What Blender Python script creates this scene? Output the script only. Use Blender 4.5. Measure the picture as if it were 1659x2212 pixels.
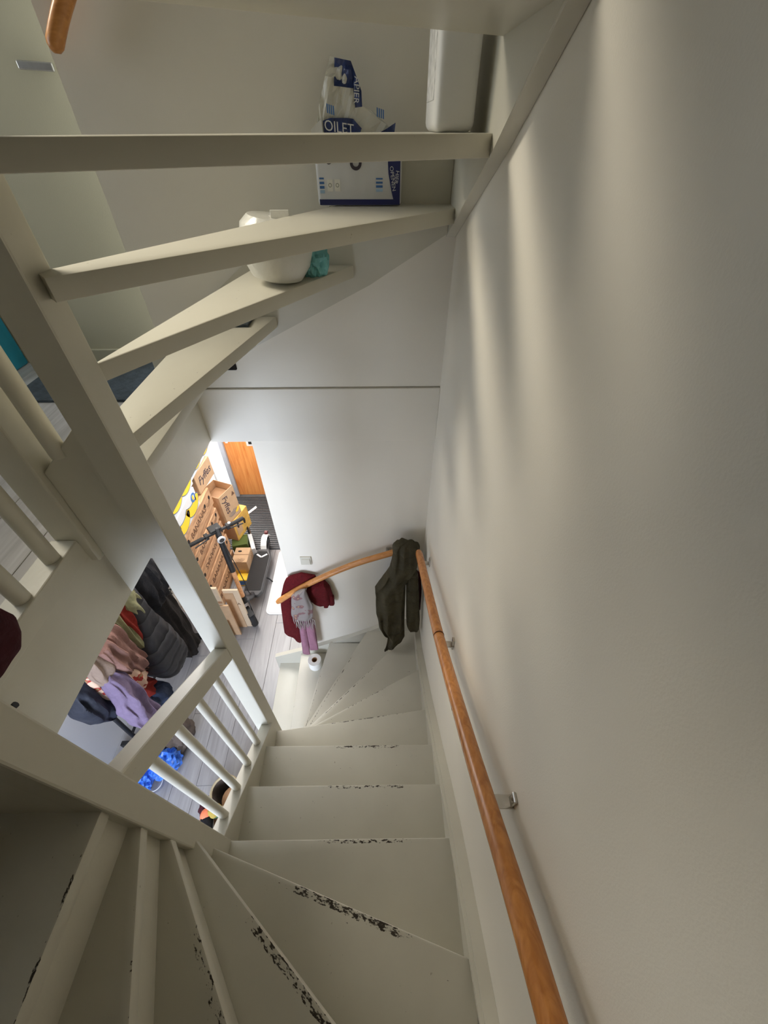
import bpy, bmesh, math, random
from mathutils import Vector, Matrix, noise
random.seed(7)
for o in list(bpy.data.objects):
    bpy.data.objects.remove(o)
SC = bpy.context.scene
COL = SC.collection
PI = math.pi

# ------------------------------------------------------------------ camera
cam = bpy.data.cameras.new('camera')
cam.sensor_fit = 'VERTICAL'; cam.sensor_height = 24.0; cam.lens = 870.452 / 2212 * 24.0
cam.clip_start = 0.02
camo = bpy.data.objects.new('camera', cam); COL.objects.link(camo)
RT = (0.999872, -0.015966, 0.000327); UP = (0.010798, 0.69101, 0.722764); FW = (0.011766, 0.722669, -0.691094)
camo.matrix_world = Matrix(((RT[0], UP[0], -FW[0], -0.29894), (RT[1], UP[1], -FW[1], -1.80404), (RT[2], UP[2], -FW[2], 3.81874), (0, 0, 0, 1)))
SC.camera = camo

# ------------------------------------------------------------------ light
w = bpy.data.worlds.new('world'); SC.world = w; w.use_nodes = True
w.node_tree.nodes['Background'].inputs[0].default_value = (0.86, 0.93, 1.0, 1)
w.node_tree.nodes['Background'].inputs[1].default_value = 3.0
def area(name, loc, target, sx, sy, power, color):
    l = bpy.data.lights.new(name, 'AREA'); l.shape = 'RECTANGLE'; l.size = sx; l.size_y = sy
    l.energy = power; l.color = color
    o = bpy.data.objects.new(name, l); COL.objects.link(o); o.location = loc
    d = Vector(target) - Vector(loc); o.rotation_euler = d.to_track_quat('-Z', 'Y').to_euler()
    return o
area('daylight_hall_sidelight', (-2.32, 2.50, 1.45), (-2.2, 0, 0.9), 0.45, 2.0, 40, (1.0, 0.98, 0.95))
area('hall_ceiling_light', (-1.75, 1.3, 2.60), (-1.75, 1.3, 0), 0.8, 1.2, 44, (1.0, 0.98, 0.95))
area('lower_ceiling_light', (-1.50, -0.40, 2.60), (-1.35, -0.25, 0), 0.4, 0.4, 3.5, (1.0, 0.96, 0.90))
area('daylight_lower_window', (-1.85, -3.45, 1.55), (-1.1, 0.0, 1.3), 1.3, 1.3, 92, (0.70, 0.80, 1.0))
sp = bpy.data.lights.new('landing_spotlight', 'SPOT'); sp.energy = 585; sp.color = (1.0, 0.92, 0.77); sp.shadow_soft_size = 0.62; sp.spot_size = math.radians(43); sp.spot_blend = 1.0
spo = bpy.data.objects.new('landing_spotlight', sp); COL.objects.link(spo); spo.location = (-2.35, 0.05, 5.3)
spo.rotation_euler = (Vector((-.20, -.86, 3.32)) - Vector(spo.location)).to_track_quat('-Z', 'Y').to_euler()
SC.view_settings.view_transform = 'Standard'; SC.view_settings.look = 'None'
SC.view_settings.exposure = 0.25; SC.view_settings.gamma = 1.0
SC.view_settings.use_curve_mapping = False
SC.cycles.use_denoising = True
SC.cycles.max_bounces = 10; SC.cycles.diffuse_bounces = 6

# ------------------------------------------------------------------ materials
def mk(name):
    m = bpy.data.materials.new(name); m.use_nodes = True
    nt = m.node_tree; b = nt.nodes['Principled BSDF']
    return m, nt, b
def nd(nt, t, **k):
    n = nt.nodes.new(t)
    for a, v in k.items():
        if a in n.inputs: n.inputs[a].default_value = v
        else: setattr(n, a, v)
    return n
def c4(c): return (c[0], c[1], c[2], 1)
def plain(name, col, rough=0.5, metal=0.0, var=0.06, scale=8.0, bump=0.0, bscale=60.0, spec=None):
    m, nt, b = mk(name)
    tc = nd(nt, 'ShaderNodeTexCoord')
    n = nd(nt, 'ShaderNodeTexNoise'); n.inputs['Scale'].default_value = scale; n.inputs['Detail'].default_value = 4
    nt.links.new(tc.outputs['Object'], n.inputs['Vector'])
    r = nd(nt, 'ShaderNodeValToRGB')
    r.color_ramp.elements[0].position = 0.3; r.color_ramp.elements[1].position = 0.7
    r.color_ramp.elements[0].color = c4([x * (1 - var) for x in col]); r.color_ramp.elements[1].color = c4([min(1, x * (1 + var)) for x in col])
    nt.links.new(n.outputs['Fac'], r.inputs['Fac']); nt.links.new(r.outputs['Color'], b.inputs['Base Color'])
    b.inputs['Roughness'].default_value = rough; b.inputs['Metallic'].default_value = metal
    if spec is not None: b.inputs['Specular IOR Level'].default_value = spec
    if bump:
        n2 = nd(nt, 'ShaderNodeTexNoise'); n2.inputs['Scale'].default_value = bscale; n2.inputs['Detail'].default_value = 5
        nt.links.new(tc.outputs['Object'], n2.inputs['Vector'])
        bp = nd(nt, 'ShaderNodeBump'); bp.inputs['Strength'].default_value = bump; bp.inputs['Distance'].default_value = 0.01
        nt.links.new(n2.outputs['Fac'], bp.inputs['Height']); nt.links.new(bp.outputs['Normal'], b.inputs['Normal'])
    return m
def woodmat(name, c0, c1, axis='Y', scale=3.0, stretch=14.0, rough=0.4, bands=2.0, lo=0.3, hi=0.7):
    m, nt, b = mk(name)
    tc = nd(nt, 'ShaderNodeTexCoord'); mp = nd(nt, 'ShaderNodeMapping')
    s = [scale * stretch] * 3; s['XYZ'.index(axis)] = scale
    mp.inputs['Scale'].default_value = s
    oi = nd(nt, 'ShaderNodeObjectInfo')
    va = nd(nt, 'ShaderNodeVectorMath', operation='ADD'); mu = nd(nt, 'ShaderNodeMath', operation='MULTIPLY'); mu.inputs[1].default_value = 37.0
    nt.links.new(oi.outputs['Random'], mu.inputs[0]); nt.links.new(tc.outputs['Object'], va.inputs[0]); nt.links.new(mu.outputs[0], va.inputs[1])
    nt.links.new(va.outputs[0], mp.inputs['Vector'])
    n = nd(nt, 'ShaderNodeTexNoise'); n.inputs['Scale'].default_value = 1.0; n.inputs['Detail'].default_value = 7; n.inputs['Distortion'].default_value = bands
    nt.links.new(mp.outputs['Vector'], n.inputs['Vector'])
    r = nd(nt, 'ShaderNodeValToRGB'); r.color_ramp.elements[0].position = lo; r.color_ramp.elements[1].position = hi
    r.color_ramp.elements[0].color = c4(c0); r.color_ramp.elements[1].color = c4(c1)
    nt.links.new(n.outputs['Fac'], r.inputs['Fac']); nt.links.new(r.outputs['Color'], b.inputs['Base Color'])
    b.inputs['Roughness'].default_value = rough
    return m
def treadmat(name, col):
    # cream gloss paint, chipped to dark wood along the nosing; the chips are placed by the tread's own wear properties
    m, nt, b = mk(name)
    L = nt.links.new
    uv = nd(nt, 'ShaderNodeUVMap', uv_map='wear'); sp = nd(nt, 'ShaderNodeSeparateXYZ'); L(uv.outputs[0], sp.inputs[0])
    def at(k):
        a = nd(nt, 'ShaderNodeAttribute', attribute_type='OBJECT', attribute_name=k); return a.outputs['Fac']
    def mth(op, a, b_, clamp=False):
        n = nd(nt, 'ShaderNodeMath', operation=op, use_clamp=clamp)
        for i, v in enumerate((a, b_)):
            if v is None: continue
            if isinstance(v, (int, float)): n.inputs[i].default_value = v
            else: L(v, n.inputs[i])
        return n.outputs[0]
    u, v = sp.outputs[0], sp.outputs[1]
    u0, u1, am, seed = at('wear_from'), at('wear_to'), at('wear_amount'), at('wear_seed')
    du0 = mth('SUBTRACT', u, u0); du1 = mth('SUBTRACT', u1, u)
    win = mth('MULTIPLY', mth('MULTIPLY', du0, 12.0, True), mth('MULTIPLY', du1, 12.0, True), True)
    cx = nd(nt, 'ShaderNodeCombineXYZ'); L(mth('MULTIPLY', u, 60.0), cx.inputs[0]); L(mth('MULTIPLY', v, 130.0), cx.inputs[1]); L(mth('MULTIPLY', seed, 11.3), cx.inputs[2])
    n = nd(nt, 'ShaderNodeTexNoise'); n.inputs['Scale'].default_value = 1.0; n.inputs['Detail'].default_value = 5; n.inputs['Roughness'].default_value = 0.65
    L(cx.outputs[0], n.inputs['Vector'])
    # v falls off from the edge
    vf = mth('MULTIPLY', mth('MULTIPLY', mth('SUBTRACT', at('wear_width'), v), 300.0, True), mth('MULTIPLY', mth('SUBTRACT', v, 0.0004), 700.0, True))
    s = mth('ADD', n.outputs['Fac'], mth('MULTIPLY', mth('MULTIPLY', win, vf), mth('MULTIPLY', am, 0.25)))
    chip = mth('MULTIPLY', mth('SUBTRACT', s, 0.70), 22.0, True)
    # scattered small scuffs
    tc = nd(nt, 'ShaderNodeTexCoord'); n2 = nd(nt, 'ShaderNodeTexNoise'); n2.inputs['Scale'].default_value = 34; n2.inputs['Detail'].default_value = 3
    L(tc.outputs['Object'], n2.inputs['Vector'])
    sc = mth('MULTIPLY', mth('SUBTRACT', n2.outputs['Fac'], 0.735), 18.0, True)
    n3 = nd(nt, 'ShaderNodeTexNoise'); n3.inputs['Scale'].default_value = 5; n3.inputs['Detail'].default_value = 5
    L(tc.outputs['Object'], n3.inputs['Vector'])
    r = nd(nt, 'ShaderNodeValToRGB'); r.color_ramp.elements[0].position = .3; r.color_ramp.elements[1].position = .7
    r.color_ramp.elements[0].color = c4([x * .93 for x in col]); r.color_ramp.elements[1].color = c4(col)
    L(n3.outputs['Fac'], r.inputs['Fac'])
    m1 = nd(nt, 'ShaderNodeMixRGB'); m1.inputs[2].default_value = (.16, .13, .095, 1)
    L(mth('MULTIPLY', sc, 0.75), m1.inputs[0]); L(r.outputs['Color'], m1.inputs[1])
    m2 = nd(nt, 'ShaderNodeMixRGB'); m2.inputs[2].default_value = (.030, .020, .012, 1)
    L(chip, m2.inputs[0]); L(m1.outputs[0], m2.inputs[1])
    L(m2.outputs[0], b.inputs['Base Color'])
    b.inputs['Roughness'].default_value = .38
    bp = nd(nt, 'ShaderNodeBump'); bp.inputs['Strength'].default_value = .25; bp.inputs['Distance'].default_value = .004; bp.invert = True
    L(chip, bp.inputs['Height']); L(bp.outputs['Normal'], b.inputs['Normal'])
    return m
CREAM = (0.59, 0.565, 0.475)
M = {}
M['tread'] = treadmat('chipped_cream_paint', CREAM)
M['paint'] = plain('cream_gloss_paint', CREAM, .36, var=.05, scale=4, bump=.05, bscale=90)
def wornpaint():
    m, nt, b = mk('worn_cream_paint'); L = nt.links.new
    tc = nd(nt, 'ShaderNodeTexCoord')
    n = nd(nt, 'ShaderNodeTexNoise'); n.inputs['Scale'].default_value = 22; n.inputs['Detail'].default_value = 6; n.inputs['Roughness'].default_value = .7
    L(tc.outputs['Object'], n.inputs['Vector'])
    r = nd(nt, 'ShaderNodeValToRGB'); e = r.color_ramp.elements
    e[0].position = .0; e[0].color = c4(CREAM); e[1].position = .70; e[1].color = c4([x * .95 for x in CREAM])
    k = e.new(.76); k.color = (.30, .25, .18, 1)
    L(n.outputs['Fac'], r.inputs['Fac']); L(r.outputs['Color'], b.inputs['Base Color']); b.inputs['Roughness'].default_value = .4
    return m
M['wornpaint'] = wornpaint()
M['wall'] = plain('white_plaster', (0.80, 0.76, 0.665), .62, var=.025, scale=2.2, bump=.06, bscale=260)
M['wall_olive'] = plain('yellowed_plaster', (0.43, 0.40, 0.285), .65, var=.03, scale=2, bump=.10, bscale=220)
M['wall_cool'] = plain('smooth_white_wall', (0.62, 0.62, 0.63), .6, var=.02, scale=2, bump=.05, bscale=200)
M['wall_dark'] = plain('dark_unseen_wall', (0.10, 0.075, 0.05), .6, var=.1)  # dark finish added to the unseen near walls to cut bounced light
M['ceil'] = plain('ceiling_white', (0.55, 0.54, 0.51), .7, var=.02)
M['floor'] = woodmat('pale_grey_laminate', (.235, .225, .225), (.325, .315, .315), 'Y', 1.4, 13, .30, 1.6, .30, .70)
M['floor_joint'] = plain('dark_joint', (.11, .105, .10), .8)
M['landing'] = woodmat('grey_oak_laminate', (.38, .35, .32), (.56, .53, .50), 'Y', 1.5, 16, .45, 1.2)
M['rail'] = woodmat('varnished_beech', (.40, .145, .032), (.60, .25, .065), 'Y', 2.5, 12, .26, 2.5)
M['rail_x'] = woodmat('varnished_beech_crosswise', (.44, .175, .045), (.62, .28, .08), 'X', 2.5, 12, .30, 2.5)
M['knot'] = plain('dark_knot', (.10, .03, .008), .35)
M['steel'] = plain('brushed_steel', (.62, .60, .56), .32, 1.0, .05, 40)
M['black'] = plain('black_plastic', (.009, .009, .010), .6, bump=.05)
M['rubber'] = plain('black_rubber', (.012, .0115, .0115), .75, bump=.2, bscale=200)
M['greydeck'] = plain('grey_scooter_frame', (.040, .040, .043), .42)
M['silver'] = plain('silver_plastic', (.62, .62, .63), .35)
M['whitep'] = plain('white_plastic', (.68, .68, .66), .4, var=.02)
M['orange_refl'] = plain('copper_reflective_tube', (.62, .33, .16), .3, var=.2, scale=60)
M['door'] = woodmat('orange_door_wood', (.62, .20, .045), (.80, .36, .11), 'Z', 1.6, 14, .32, 1.8)
M['frame'] = plain('grey_blue_frame', (.42, .46, .52), .5)
M['cardboard'] = plain('tan_cardboard', (.50, .325, .185), .8, var=.07, scale=12, bump=.08)
M['cardboard_dark'] = plain('brown_cardboard', (.36, .20, .10), .8, var=.07, scale=12)
M['cardboard_pale'] = plain('pale_cardboard', (.62, .48, .33), .8, var=.06, scale=10)
M['crate'] = woodmat('wood_print_cardboard', (.30, .145, .065), (.62, .37, .20), 'Y', 2.2, 9, .75, 2.8, .28, .62)
M['boxwhite'] = plain('white_box_print', (.64, .645, .65), .6, var=.02)
M['yellow'] = plain('banana_yellow_print', (.88, .56, .03), .6, var=.05)
M['outline'] = plain('slate_outline_print', (.10, .15, .20), .6)
M['blue'] = plain('blue_print', (.05, .16, .42), .6)
M['paleblue'] = plain('pale_blue_print', (.36, .52, .70), .6)
M['ink'] = plain('dark_ink', (.045, .035, .05), .6)
M['brownink'] = plain('brown_ink', (.13, .06, .03), .7)
M['hole'] = plain('hand_hole_dark', (.012, .009, .007), .9)
M['green'] = plain('olive_green_box', (.07, .10, .015), .6)
M['ochre'] = plain('ochre_printed_cardboard', (.62, .36, .07), .7, var=.18, scale=16)
M['navy'] = plain('navy_print', (.012, .018, .11), .45)
M['navy_bag'] = plain('torn_navy_film', (.018, .035, .13), .25, var=.35, scale=30, bump=.3, bscale=35)
M['film'] = None
M['ribmat'] = plain('ribbed_grey_mat', (.060, .064, .068), .40, var=.30, scale=70)
M['slate'] = plain('dark_slate_rug', (.045, .058, .068), .9, var=.3, scale=40, bump=.4, bscale=150)
M['teal'] = plain('teal_plastic', (.012, .17, .22), .5, var=.15)
M['aqua'] = plain('aqua_foil', (.16, .44, .44), .3, var=.2, scale=20, bump=.3, bscale=40)
M['tissue'] = plain('white_tissue', (.82, .81, .76), .85, var=.03, scale=30, bump=.12, bscale=120)
def film():
    m, nt, b = mk('milky_plastic_film')
    b.inputs['Base Color'].default_value = (.80, .79, .72, 1); b.inputs['Roughness'].default_value = .28
    b.inputs['Alpha'].default_value = 1.0
    n = nd(nt, 'ShaderNodeTexNoise'); n.inputs['Scale'].default_value = 26; n.inputs['Detail'].default_value = 5
    tc = nd(nt, 'ShaderNodeTexCoord'); nt.links.new(tc.outputs['Object'], n.inputs['Vector'])
    bp = nd(nt, 'ShaderNodeBump'); bp.inputs['Strength'].default_value = .5; bp.inputs['Distance'].default_value = .01
    nt.links.new(n.outputs['Fac'], bp.inputs['Height']); nt.links.new(bp.outputs['Normal'], b.inputs['Normal'])
    t = nd(nt, 'ShaderNodeBsdfTransparent'); mx = nd(nt, 'ShaderNodeMixShader'); mx.inputs[0].default_value = .72
    nt.links.new(t.outputs[0], mx.inputs[1]); nt.links.new(b.outputs[0], mx.inputs[2])
    nt.links.new(mx.outputs[0], nt.nodes['Material Output'].inputs['Surface'])
    return m
M['film'] = film()
def glass():
    m, nt, b = mk('clear_glass')
    t = nd(nt, 'ShaderNodeBsdfTransparent'); g = nd(nt, 'ShaderNodeBsdfGlossy'); g.inputs['Roughness'].default_value = .03
    mx = nd(nt, 'ShaderNodeMixShader'); mx.inputs[0].default_value = .06
    nt.links.new(t.outputs[0], mx.inputs[1]); nt.links.new(g.outputs[0], mx.inputs[2])
    nt.links.new(mx.outputs[0], nt.nodes['Material Output'].inputs['Surface'])
    return m
M['glass'] = glass()
def cloth(name, col, var=.18, scale=14, bump=.5, bscale=55, rough=.9):
    m = plain(name, col, rough, 0, var, scale, bump, bscale)
    b = m.node_tree.nodes['Principled BSDF']; b.inputs['Specular IOR Level'].default_value = .25
    return m
def patterned(name, base, spots, scale, lo=.52):
    m, nt, b = mk(name); L = nt.links.new
    tc = nd(nt, 'ShaderNodeTexCoord'); v = nd(nt, 'ShaderNodeTexVoronoi'); v.inputs['Scale'].default_value = scale
    L(tc.outputs['Object'], v.inputs['Vector'])
    n = nd(nt, 'ShaderNodeTexNoise'); n.inputs['Scale'].default_value = scale * .6; L(tc.outputs['Object'], n.inputs['Vector'])
    r = nd(nt, 'ShaderNodeValToRGB'); r.color_ramp.interpolation = 'CONSTANT'
    e = r.color_ramp.elements; e[0].position = 0; e[0].color = c4(base); e[1].position = lo; e[1].color = c4(spots[0])
    for i, s in enumerate(spots[1:]):
        k = e.new(lo + .07 * (i + 1)); k.color = c4(s)
    k = e.new(min(.97, lo + .07 * (len(spots)))); k.color = c4(base)
    L(n.outputs['Fac'], r.inputs['Fac']); L(r.outputs['Color'], b.inputs['Base Color']); b.inputs['Roughness'].default_value = .9
    return m
M['olive_jacket'] = cloth('olive_quilted_fabric', (.058, .050, .028), .2, 10, .6, 40, .75)
M['red_knit'] = cloth('dark_red_knit', (.105, .0045, .007), .2, 60, .8, 180)
M['grey_scarf'] = patterned('grey_scarf_with_print', (.235, .205, .19), [(.19, .10, .10), (.38, .25, .13), (.20, .09, .10)], 20, .57)
M['fringe'] = cloth('grey_fringe_yarn', (.28, .245, .225))
M['mauve'] = cloth('mauve_jersey', (.30, .145, .20), .1)
M['blackcloth'] = cloth('black_cotton', (.012, .012, .014))
M['navycloth'] = cloth('blue_black_nylon', (.018, .020, .030), .2, 12, .4, 30, .6)
M['puffer'] = cloth('charcoal_quilted_nylon', (.026, .025, .027), .15, 6, .3, 30, .6)
def add_seams(m, scale):
    nt = m.node_tree; b = nt.nodes['Principled BSDF']; L = nt.links.new
    tc = nd(nt, 'ShaderNodeTexCoord'); wv = nd(nt, 'ShaderNodeTexWave', bands_direction='Z', wave_profile='SIN'); wv.inputs['Scale'].default_value = scale; wv.inputs['Distortion'].default_value = 1.5; wv.inputs['Detail'].default_value = 1
    L(tc.outputs['Object'], wv.inputs['Vector'])
    pw = nd(nt, 'ShaderNodeMath', operation='POWER'); pw.inputs[1].default_value = .25; L(wv.outputs['Fac'], pw.inputs[0])
    bp = nd(nt, 'ShaderNodeBump'); bp.inputs['Strength'].default_value = .9; bp.inputs['Distance'].default_value = .03; L(pw.outputs[0], bp.inputs['Height'])
    old = b.inputs['Normal'].links[0].from_socket; L(old, bp.inputs['Normal']); L(bp.outputs['Normal'], b.inputs['Normal'])
add_seams(M['puffer'], 2.6); add_seams(M['olive_jacket'], 3.2); M['olive_jacket'].node_tree.nodes['Bump.001'].inputs['Strength'].default_value = .45
M['longblack'] = cloth('soft_black_wool', (.018, .015, .013))
M['creamdress'] = patterned('cream_cloth_with_red_print', (.72, .50, .36), [(.40, .04, .03), (.30, .18, .08)], 22, .55)
M['taupe'] = cloth('taupe_fleece', (.27, .195, .15), .08)
M['pinkcloth'] = cloth('dusty_pink_wool', (.25, .135, .11), .1)
M['olivecloth'] = cloth('sage_green_cotton', (.22, .21, .11), .12)
M['redcloth'] = cloth('brick_red_cotton', (.23, .022, .014), .12)
M['lavender'] = cloth('lavender_knit', (.20, .15, .235), .12)
M['denim'] = cloth('dark_denim', (.030, .042, .075), .3, 18, .4, 90)
M['stripe'] = patterned('white_and_black_striped_cloth', (.62, .58, .53), [(.03, .03, .03)], 16, .54)
M['maroon'] = cloth('maroon_cloth', (.050, .008, .012))
M['bluebag'] = plain('blue_plastic_film', (.06, .20, .72), .22, var=.4, scale=18, bump=.4, bscale=30)
M['browncloth'] = cloth('brown_canvas', (.11, .085, .07))
M['wicker'] = plain('beige_woven_rim', (.46, .38, .24), .8, bump=.6, bscale=90)
M['multi'] = patterned('multicoloured_knit', (.42, .30, .06), [(.05, .14, .07), (.45, .12, .08)], 7, .5)

# ------------------------------------------------------------------ mesh helpers
class B:
    def __init__(s): s.bm = bmesh.new()
    def poly(s, vs, fs):
        v = [s.bm.verts.new(p) for p in vs]
        for f in fs:
            try: s.bm.faces.new([v[i] for i in f])
            except ValueError: pass
        return v
    def box(s, a, b, bev=0.0, seg=2):
        x0, y0, z0 = [min(i, j) for i, j in zip(a, b)]; x1, y1, z1 = [max(i, j) for i, j in zip(a, b)]
        v = s.poly([(x0, y0, z0), (x1, y0, z0), (x1, y1, z0), (x0, y1, z0), (x0, y0, z1), (x1, y0, z1), (x1, y1, z1), (x0, y1, z1)],
                   [(3, 2, 1, 0), (4, 5, 6, 7), (0, 1, 5, 4), (1, 2, 6, 5), (2, 3, 7, 6), (3, 0, 4, 7)])
        if bev:
            es = set(e for q in v for e in q.link_edges)
            bmesh.ops.bevel(s.bm, geom=list(es), offset=bev, segments=seg, affect='EDGES', profile=.5)
        return s
    def obox(s, c, ax, ay, az, bev=0.0, seg=2):
        c, ax, ay, az = map(Vector, (c, ax, ay, az))
        vs = [c + i * ax + j * ay + k * az for k in (-1, 1) for (i, j) in ((-1, -1), (1, -1), (1, 1), (-1, 1))]
        v = s.poly(vs, [(3, 2, 1, 0), (4, 5, 6, 7), (0, 1, 5, 4), (1, 2, 6, 5), (2, 3, 7, 6), (3, 0, 4, 7)])
        if bev:
            es = set(e for q in v for e in q.link_edges)
            bmesh.ops.bevel(s.bm, geom=list(es), offset=bev, segments=seg, affect='EDGES', profile=.5)
        return s
    def prism(s, pts, f, bev=0.0):
        # pts 2D; f(u,v,side) -> 3D for side 0/1
        n = len(pts)
        vs = [f(u, v, 0) for u, v in pts] + [f(u, v, 1) for u, v in pts]
        v = s.poly(vs, [tuple(range(n))[::-1], tuple(range(n, 2 * n))] + [(i, (i + 1) % n, n + (i + 1) % n, n + i) for i in range(n)])
        if bev:
            es = set(e for q in v for e in q.link_edges)
            bmesh.ops.bevel(s.bm, geom=list(es), offset=bev, segments=2, affect='EDGES', profile=.5)
        return s
    def tube(s, pts, r, n=12, cap=True, squash=1.0, upv=(0, 0, 1)):
        pts = [Vector(p) for p in pts]; rings = []
        rr = r if isinstance(r, (list, tuple)) else [r] * len(pts)
        for i, p in enumerate(pts):
            d = (pts[min(i + 1, len(pts) - 1)] - pts[max(i - 1, 0)]).normalized()
            u = Vector(upv)
            if abs(d.dot(u)) > .98: u = Vector((1, 0, 0))
            a = d.cross(u).normalized(); b = a.cross(d).normalized()
            rings.append([s.bm.verts.new(p + a * math.cos(t) * rr[i] + b * math.sin(t) * rr[i] * squash) for t in [2 * PI * k / n for k in range(n)]])
        for i in range(len(rings) - 1):
            for k in range(n):
                s.bm.faces.new((rings[i][k], rings[i][(k + 1) % n], rings[i + 1][(k + 1) % n], rings[i + 1][k]))
        if cap: s.bm.faces.new(rings[0][::-1]); s.bm.faces.new(rings[-1])
        return s
    def lathe(s, c, prof, n=24, axis=(0, 0, 1), closed=False):
        c = Vector(c); az = Vector(axis).normalized(); u = Vector((1, 0, 0)) if abs(az.x) < .9 else Vector((0, 1, 0))
        ax = az.cross(u).normalized(); ay = az.cross(ax)
        rings = [[s.bm.verts.new(c + ax * math.cos(2 * PI * k / n) * r + ay * math.sin(2 * PI * k / n) * r + az * h) for k in range(n)] for r, h in prof]
        m = len(rings)
        for i in range(m if closed else m - 1):
            A, Bq = rings[i], rings[(i + 1) % m]
            for k in range(n): s.bm.faces.new((A[k], A[(k + 1) % n], Bq[(k + 1) % n], Bq[k]))
        if not closed: s.bm.faces.new(rings[0][::-1]); s.bm.faces.new(rings[-1])
        return s
    def disc(s, c, rx, ry, ax, ay, t=.002, n=20):
        c, ax, ay = Vector(c), Vector(ax).normalized(), Vector(ay).normalized(); nz = ax.cross(ay)
        lo = [s.bm.verts.new(c + ax * math.cos(2 * PI * k / n) * rx + ay * math.sin(2 * PI * k / n) * ry) for k in range(n)]
        hi = [s.bm.verts.new(q.co + nz * t) for q in lo]
        s.bm.faces.new(lo[::-1]); s.bm.faces.new(hi)
        for k in range(n): s.bm.faces.new((lo[k], lo[(k + 1) % n], hi[(k + 1) % n], hi[k]))
        return s
ORG = {}
def base_of(bm):
    xs = [v.co for v in bm.verts]
    return Vector(((min(v.x for v in xs) + max(v.x for v in xs)) / 2, (min(v.y for v in xs) + max(v.y for v in xs)) / 2, min(v.z for v in xs)))
def obj(name, b, mat, parent=None, smooth=False, kind=None, label=None):
    bm = b.bm
    bmesh.ops.recalc_face_normals(bm, faces=bm.faces)
    org = ORG[parent.name] if parent else base_of(bm)
    for v in bm.verts: v.co -= org
    me = bpy.data.meshes.new(name); bm.to_mesh(me); bm.free()
    o = bpy.data.objects.new(name, me); COL.objects.link(o); me.materials.append(M[mat] if isinstance(mat, str) else mat)
    if smooth:
        for p in me.polygons: p.use_smooth = True
        try: me.set_sharp_from_angle(angle=math.radians(40))
        except Exception: pass
    if parent: o.parent = parent
    else: o.location = org
    ORG[o.name] = org
    if kind: o['kind'] = kind
    if label: o['label'] = label
    return o
def thing(name, label, cat, loc, group=None):
    o = bpy.data.objects.new(name, None); COL.objects.link(o); o.location = loc; o.empty_display_size = .1
    ORG[o.name] = Vector(loc); o['label'] = label; o['category'] = cat
    if group: o['group'] = group
    return o
def tag(o, label, cat, group=None):
    o['label'] = label; o['category'] = cat
    if group: o['group'] = group
    return o
def struct(name, b, mat): return obj(name, b, mat, None, kind='structure')
def text(body, size, origin, ax, ay, mat, parent, name='lettering', depth=.0012, shear=0.0):
    cu = bpy.data.curves.new('t', 'FONT'); cu.body = body; cu.size = size; cu.extrude = depth; cu.align_x = 'CENTER'; cu.align_y = 'CENTER'; cu.shear = shear; cu.resolution_u = 3
    o = bpy.data.objects.new('t', cu); COL.objects.link(o)
    dg = bpy.context.evaluated_depsgraph_get(); dg.update()
    me = bpy.data.meshes.new_from_object(o.evaluated_get(dg)); bpy.data.objects.remove(o); bpy.data.curves.remove(cu)
    ax, ay = Vector(ax).normalized(), Vector(ay).normalized(); az = ax.cross(ay); og = Vector(origin)
    org = ORG[parent.name]
    for v in me.vertices: c = v.co.copy(); v.co = og + ax * c.x + ay * c.y + az * c.z - org
    me.materials.clear(); me.materials.append(M[mat]); me.name = name
    q = bpy.data.objects.new(name, me); COL.objects.link(q); q.parent = parent; ORG[q.name] = org
    return q
def noise1(p): return noise.noise(Vector(p))

# ------------------------------------------------------------------ key dimensions (metres)
H = 0.185          # riser
ZL = 2.8835        # landing level
W = 0.903          # inner face of the left string
S = 0.037          # string thickness
SLAB = 2.631       # underside of the landing slab

# ------------------------------------------------------------------ the setting
def floor_planks(parent, x0, x1, y0, y1, ztop, wd, ln, mat, t=.008):
    xs = x0; i = 0
    while xs < x1 - .01:
        xe = min(xs + wd, x1); ys = y0 - (i * .43 % 1) * ln
        while ys < y1 - .01:
            ye = min(ys + ln, y1); a = max(ys, y0)
            if ye - a > .02:
                obj('plank', B().box((xs + .001, a + .001, ztop - t), (xe - .001, ye - .001, ztop), .0012, 1), mat, parent)
            ys += ln
        xs += wd; i += 1
fl = struct('floor', B().box((-2.55, -3.6, -.12), (-1.02, 1.53, -.008)).box((-1.02, -3.6, -.12), (0, 0, -.008)).box((-1.02, 0, -.12), (-.86, 1.53, -.008)).box((-2.55, 1.53, -.12), (-.86, 2.75, -.008)), 'floor_joint')
floor_planks(fl, -2.55, -1.02, -2.6, 1.53, 0, .19, 1.28, 'floor')
fl2 = struct('floor.001', B().box((-3.45, -2.52, ZL - .06), (-1.215, .4, ZL - .008)), 'floor_joint')
floor_planks(fl2, -3.45, -1.25, -2.52, .4, ZL, .19, 1.28, 'landing')
struct('ceiling', B().box((-3.45, -2.52, SLAB), (-1.195, .4, ZL - .061)).box((-3.45, .4, SLAB), (-.97, 2.75, ZL - .061)), 'ceil')
struct('ceiling.001', B().box((-3.6, -2.62, 5.45), (.1, .5, 5.55)), 'ceil')
struct('wall_right', B().box((0, -2.62, -.1), (.1, .1, 5.45)), 'wall')
wb = struct('wall_back', B().box((-.97, 0, -.1), (0, .1, 2.622)), 'wall')
struct('wall_back.001', B().box((-1.25, 0, 2.9225), (0, .1, 5.45)), 'wall')
struct('trim_1', B().box((-1.18, -.009, 2.622), (0, .1, 2.9165), .002, 1), 'wall')
struct('wall_near', B().box((-1.2, -2.62, -.1), (0, -2.505, 5.45)), 'wall_dark')
struct('wall_near.001', B().box((-3.45, -2.62, ZL - .3), (-1.2, -2.52, 5.45)), 'wall_dark')
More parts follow.
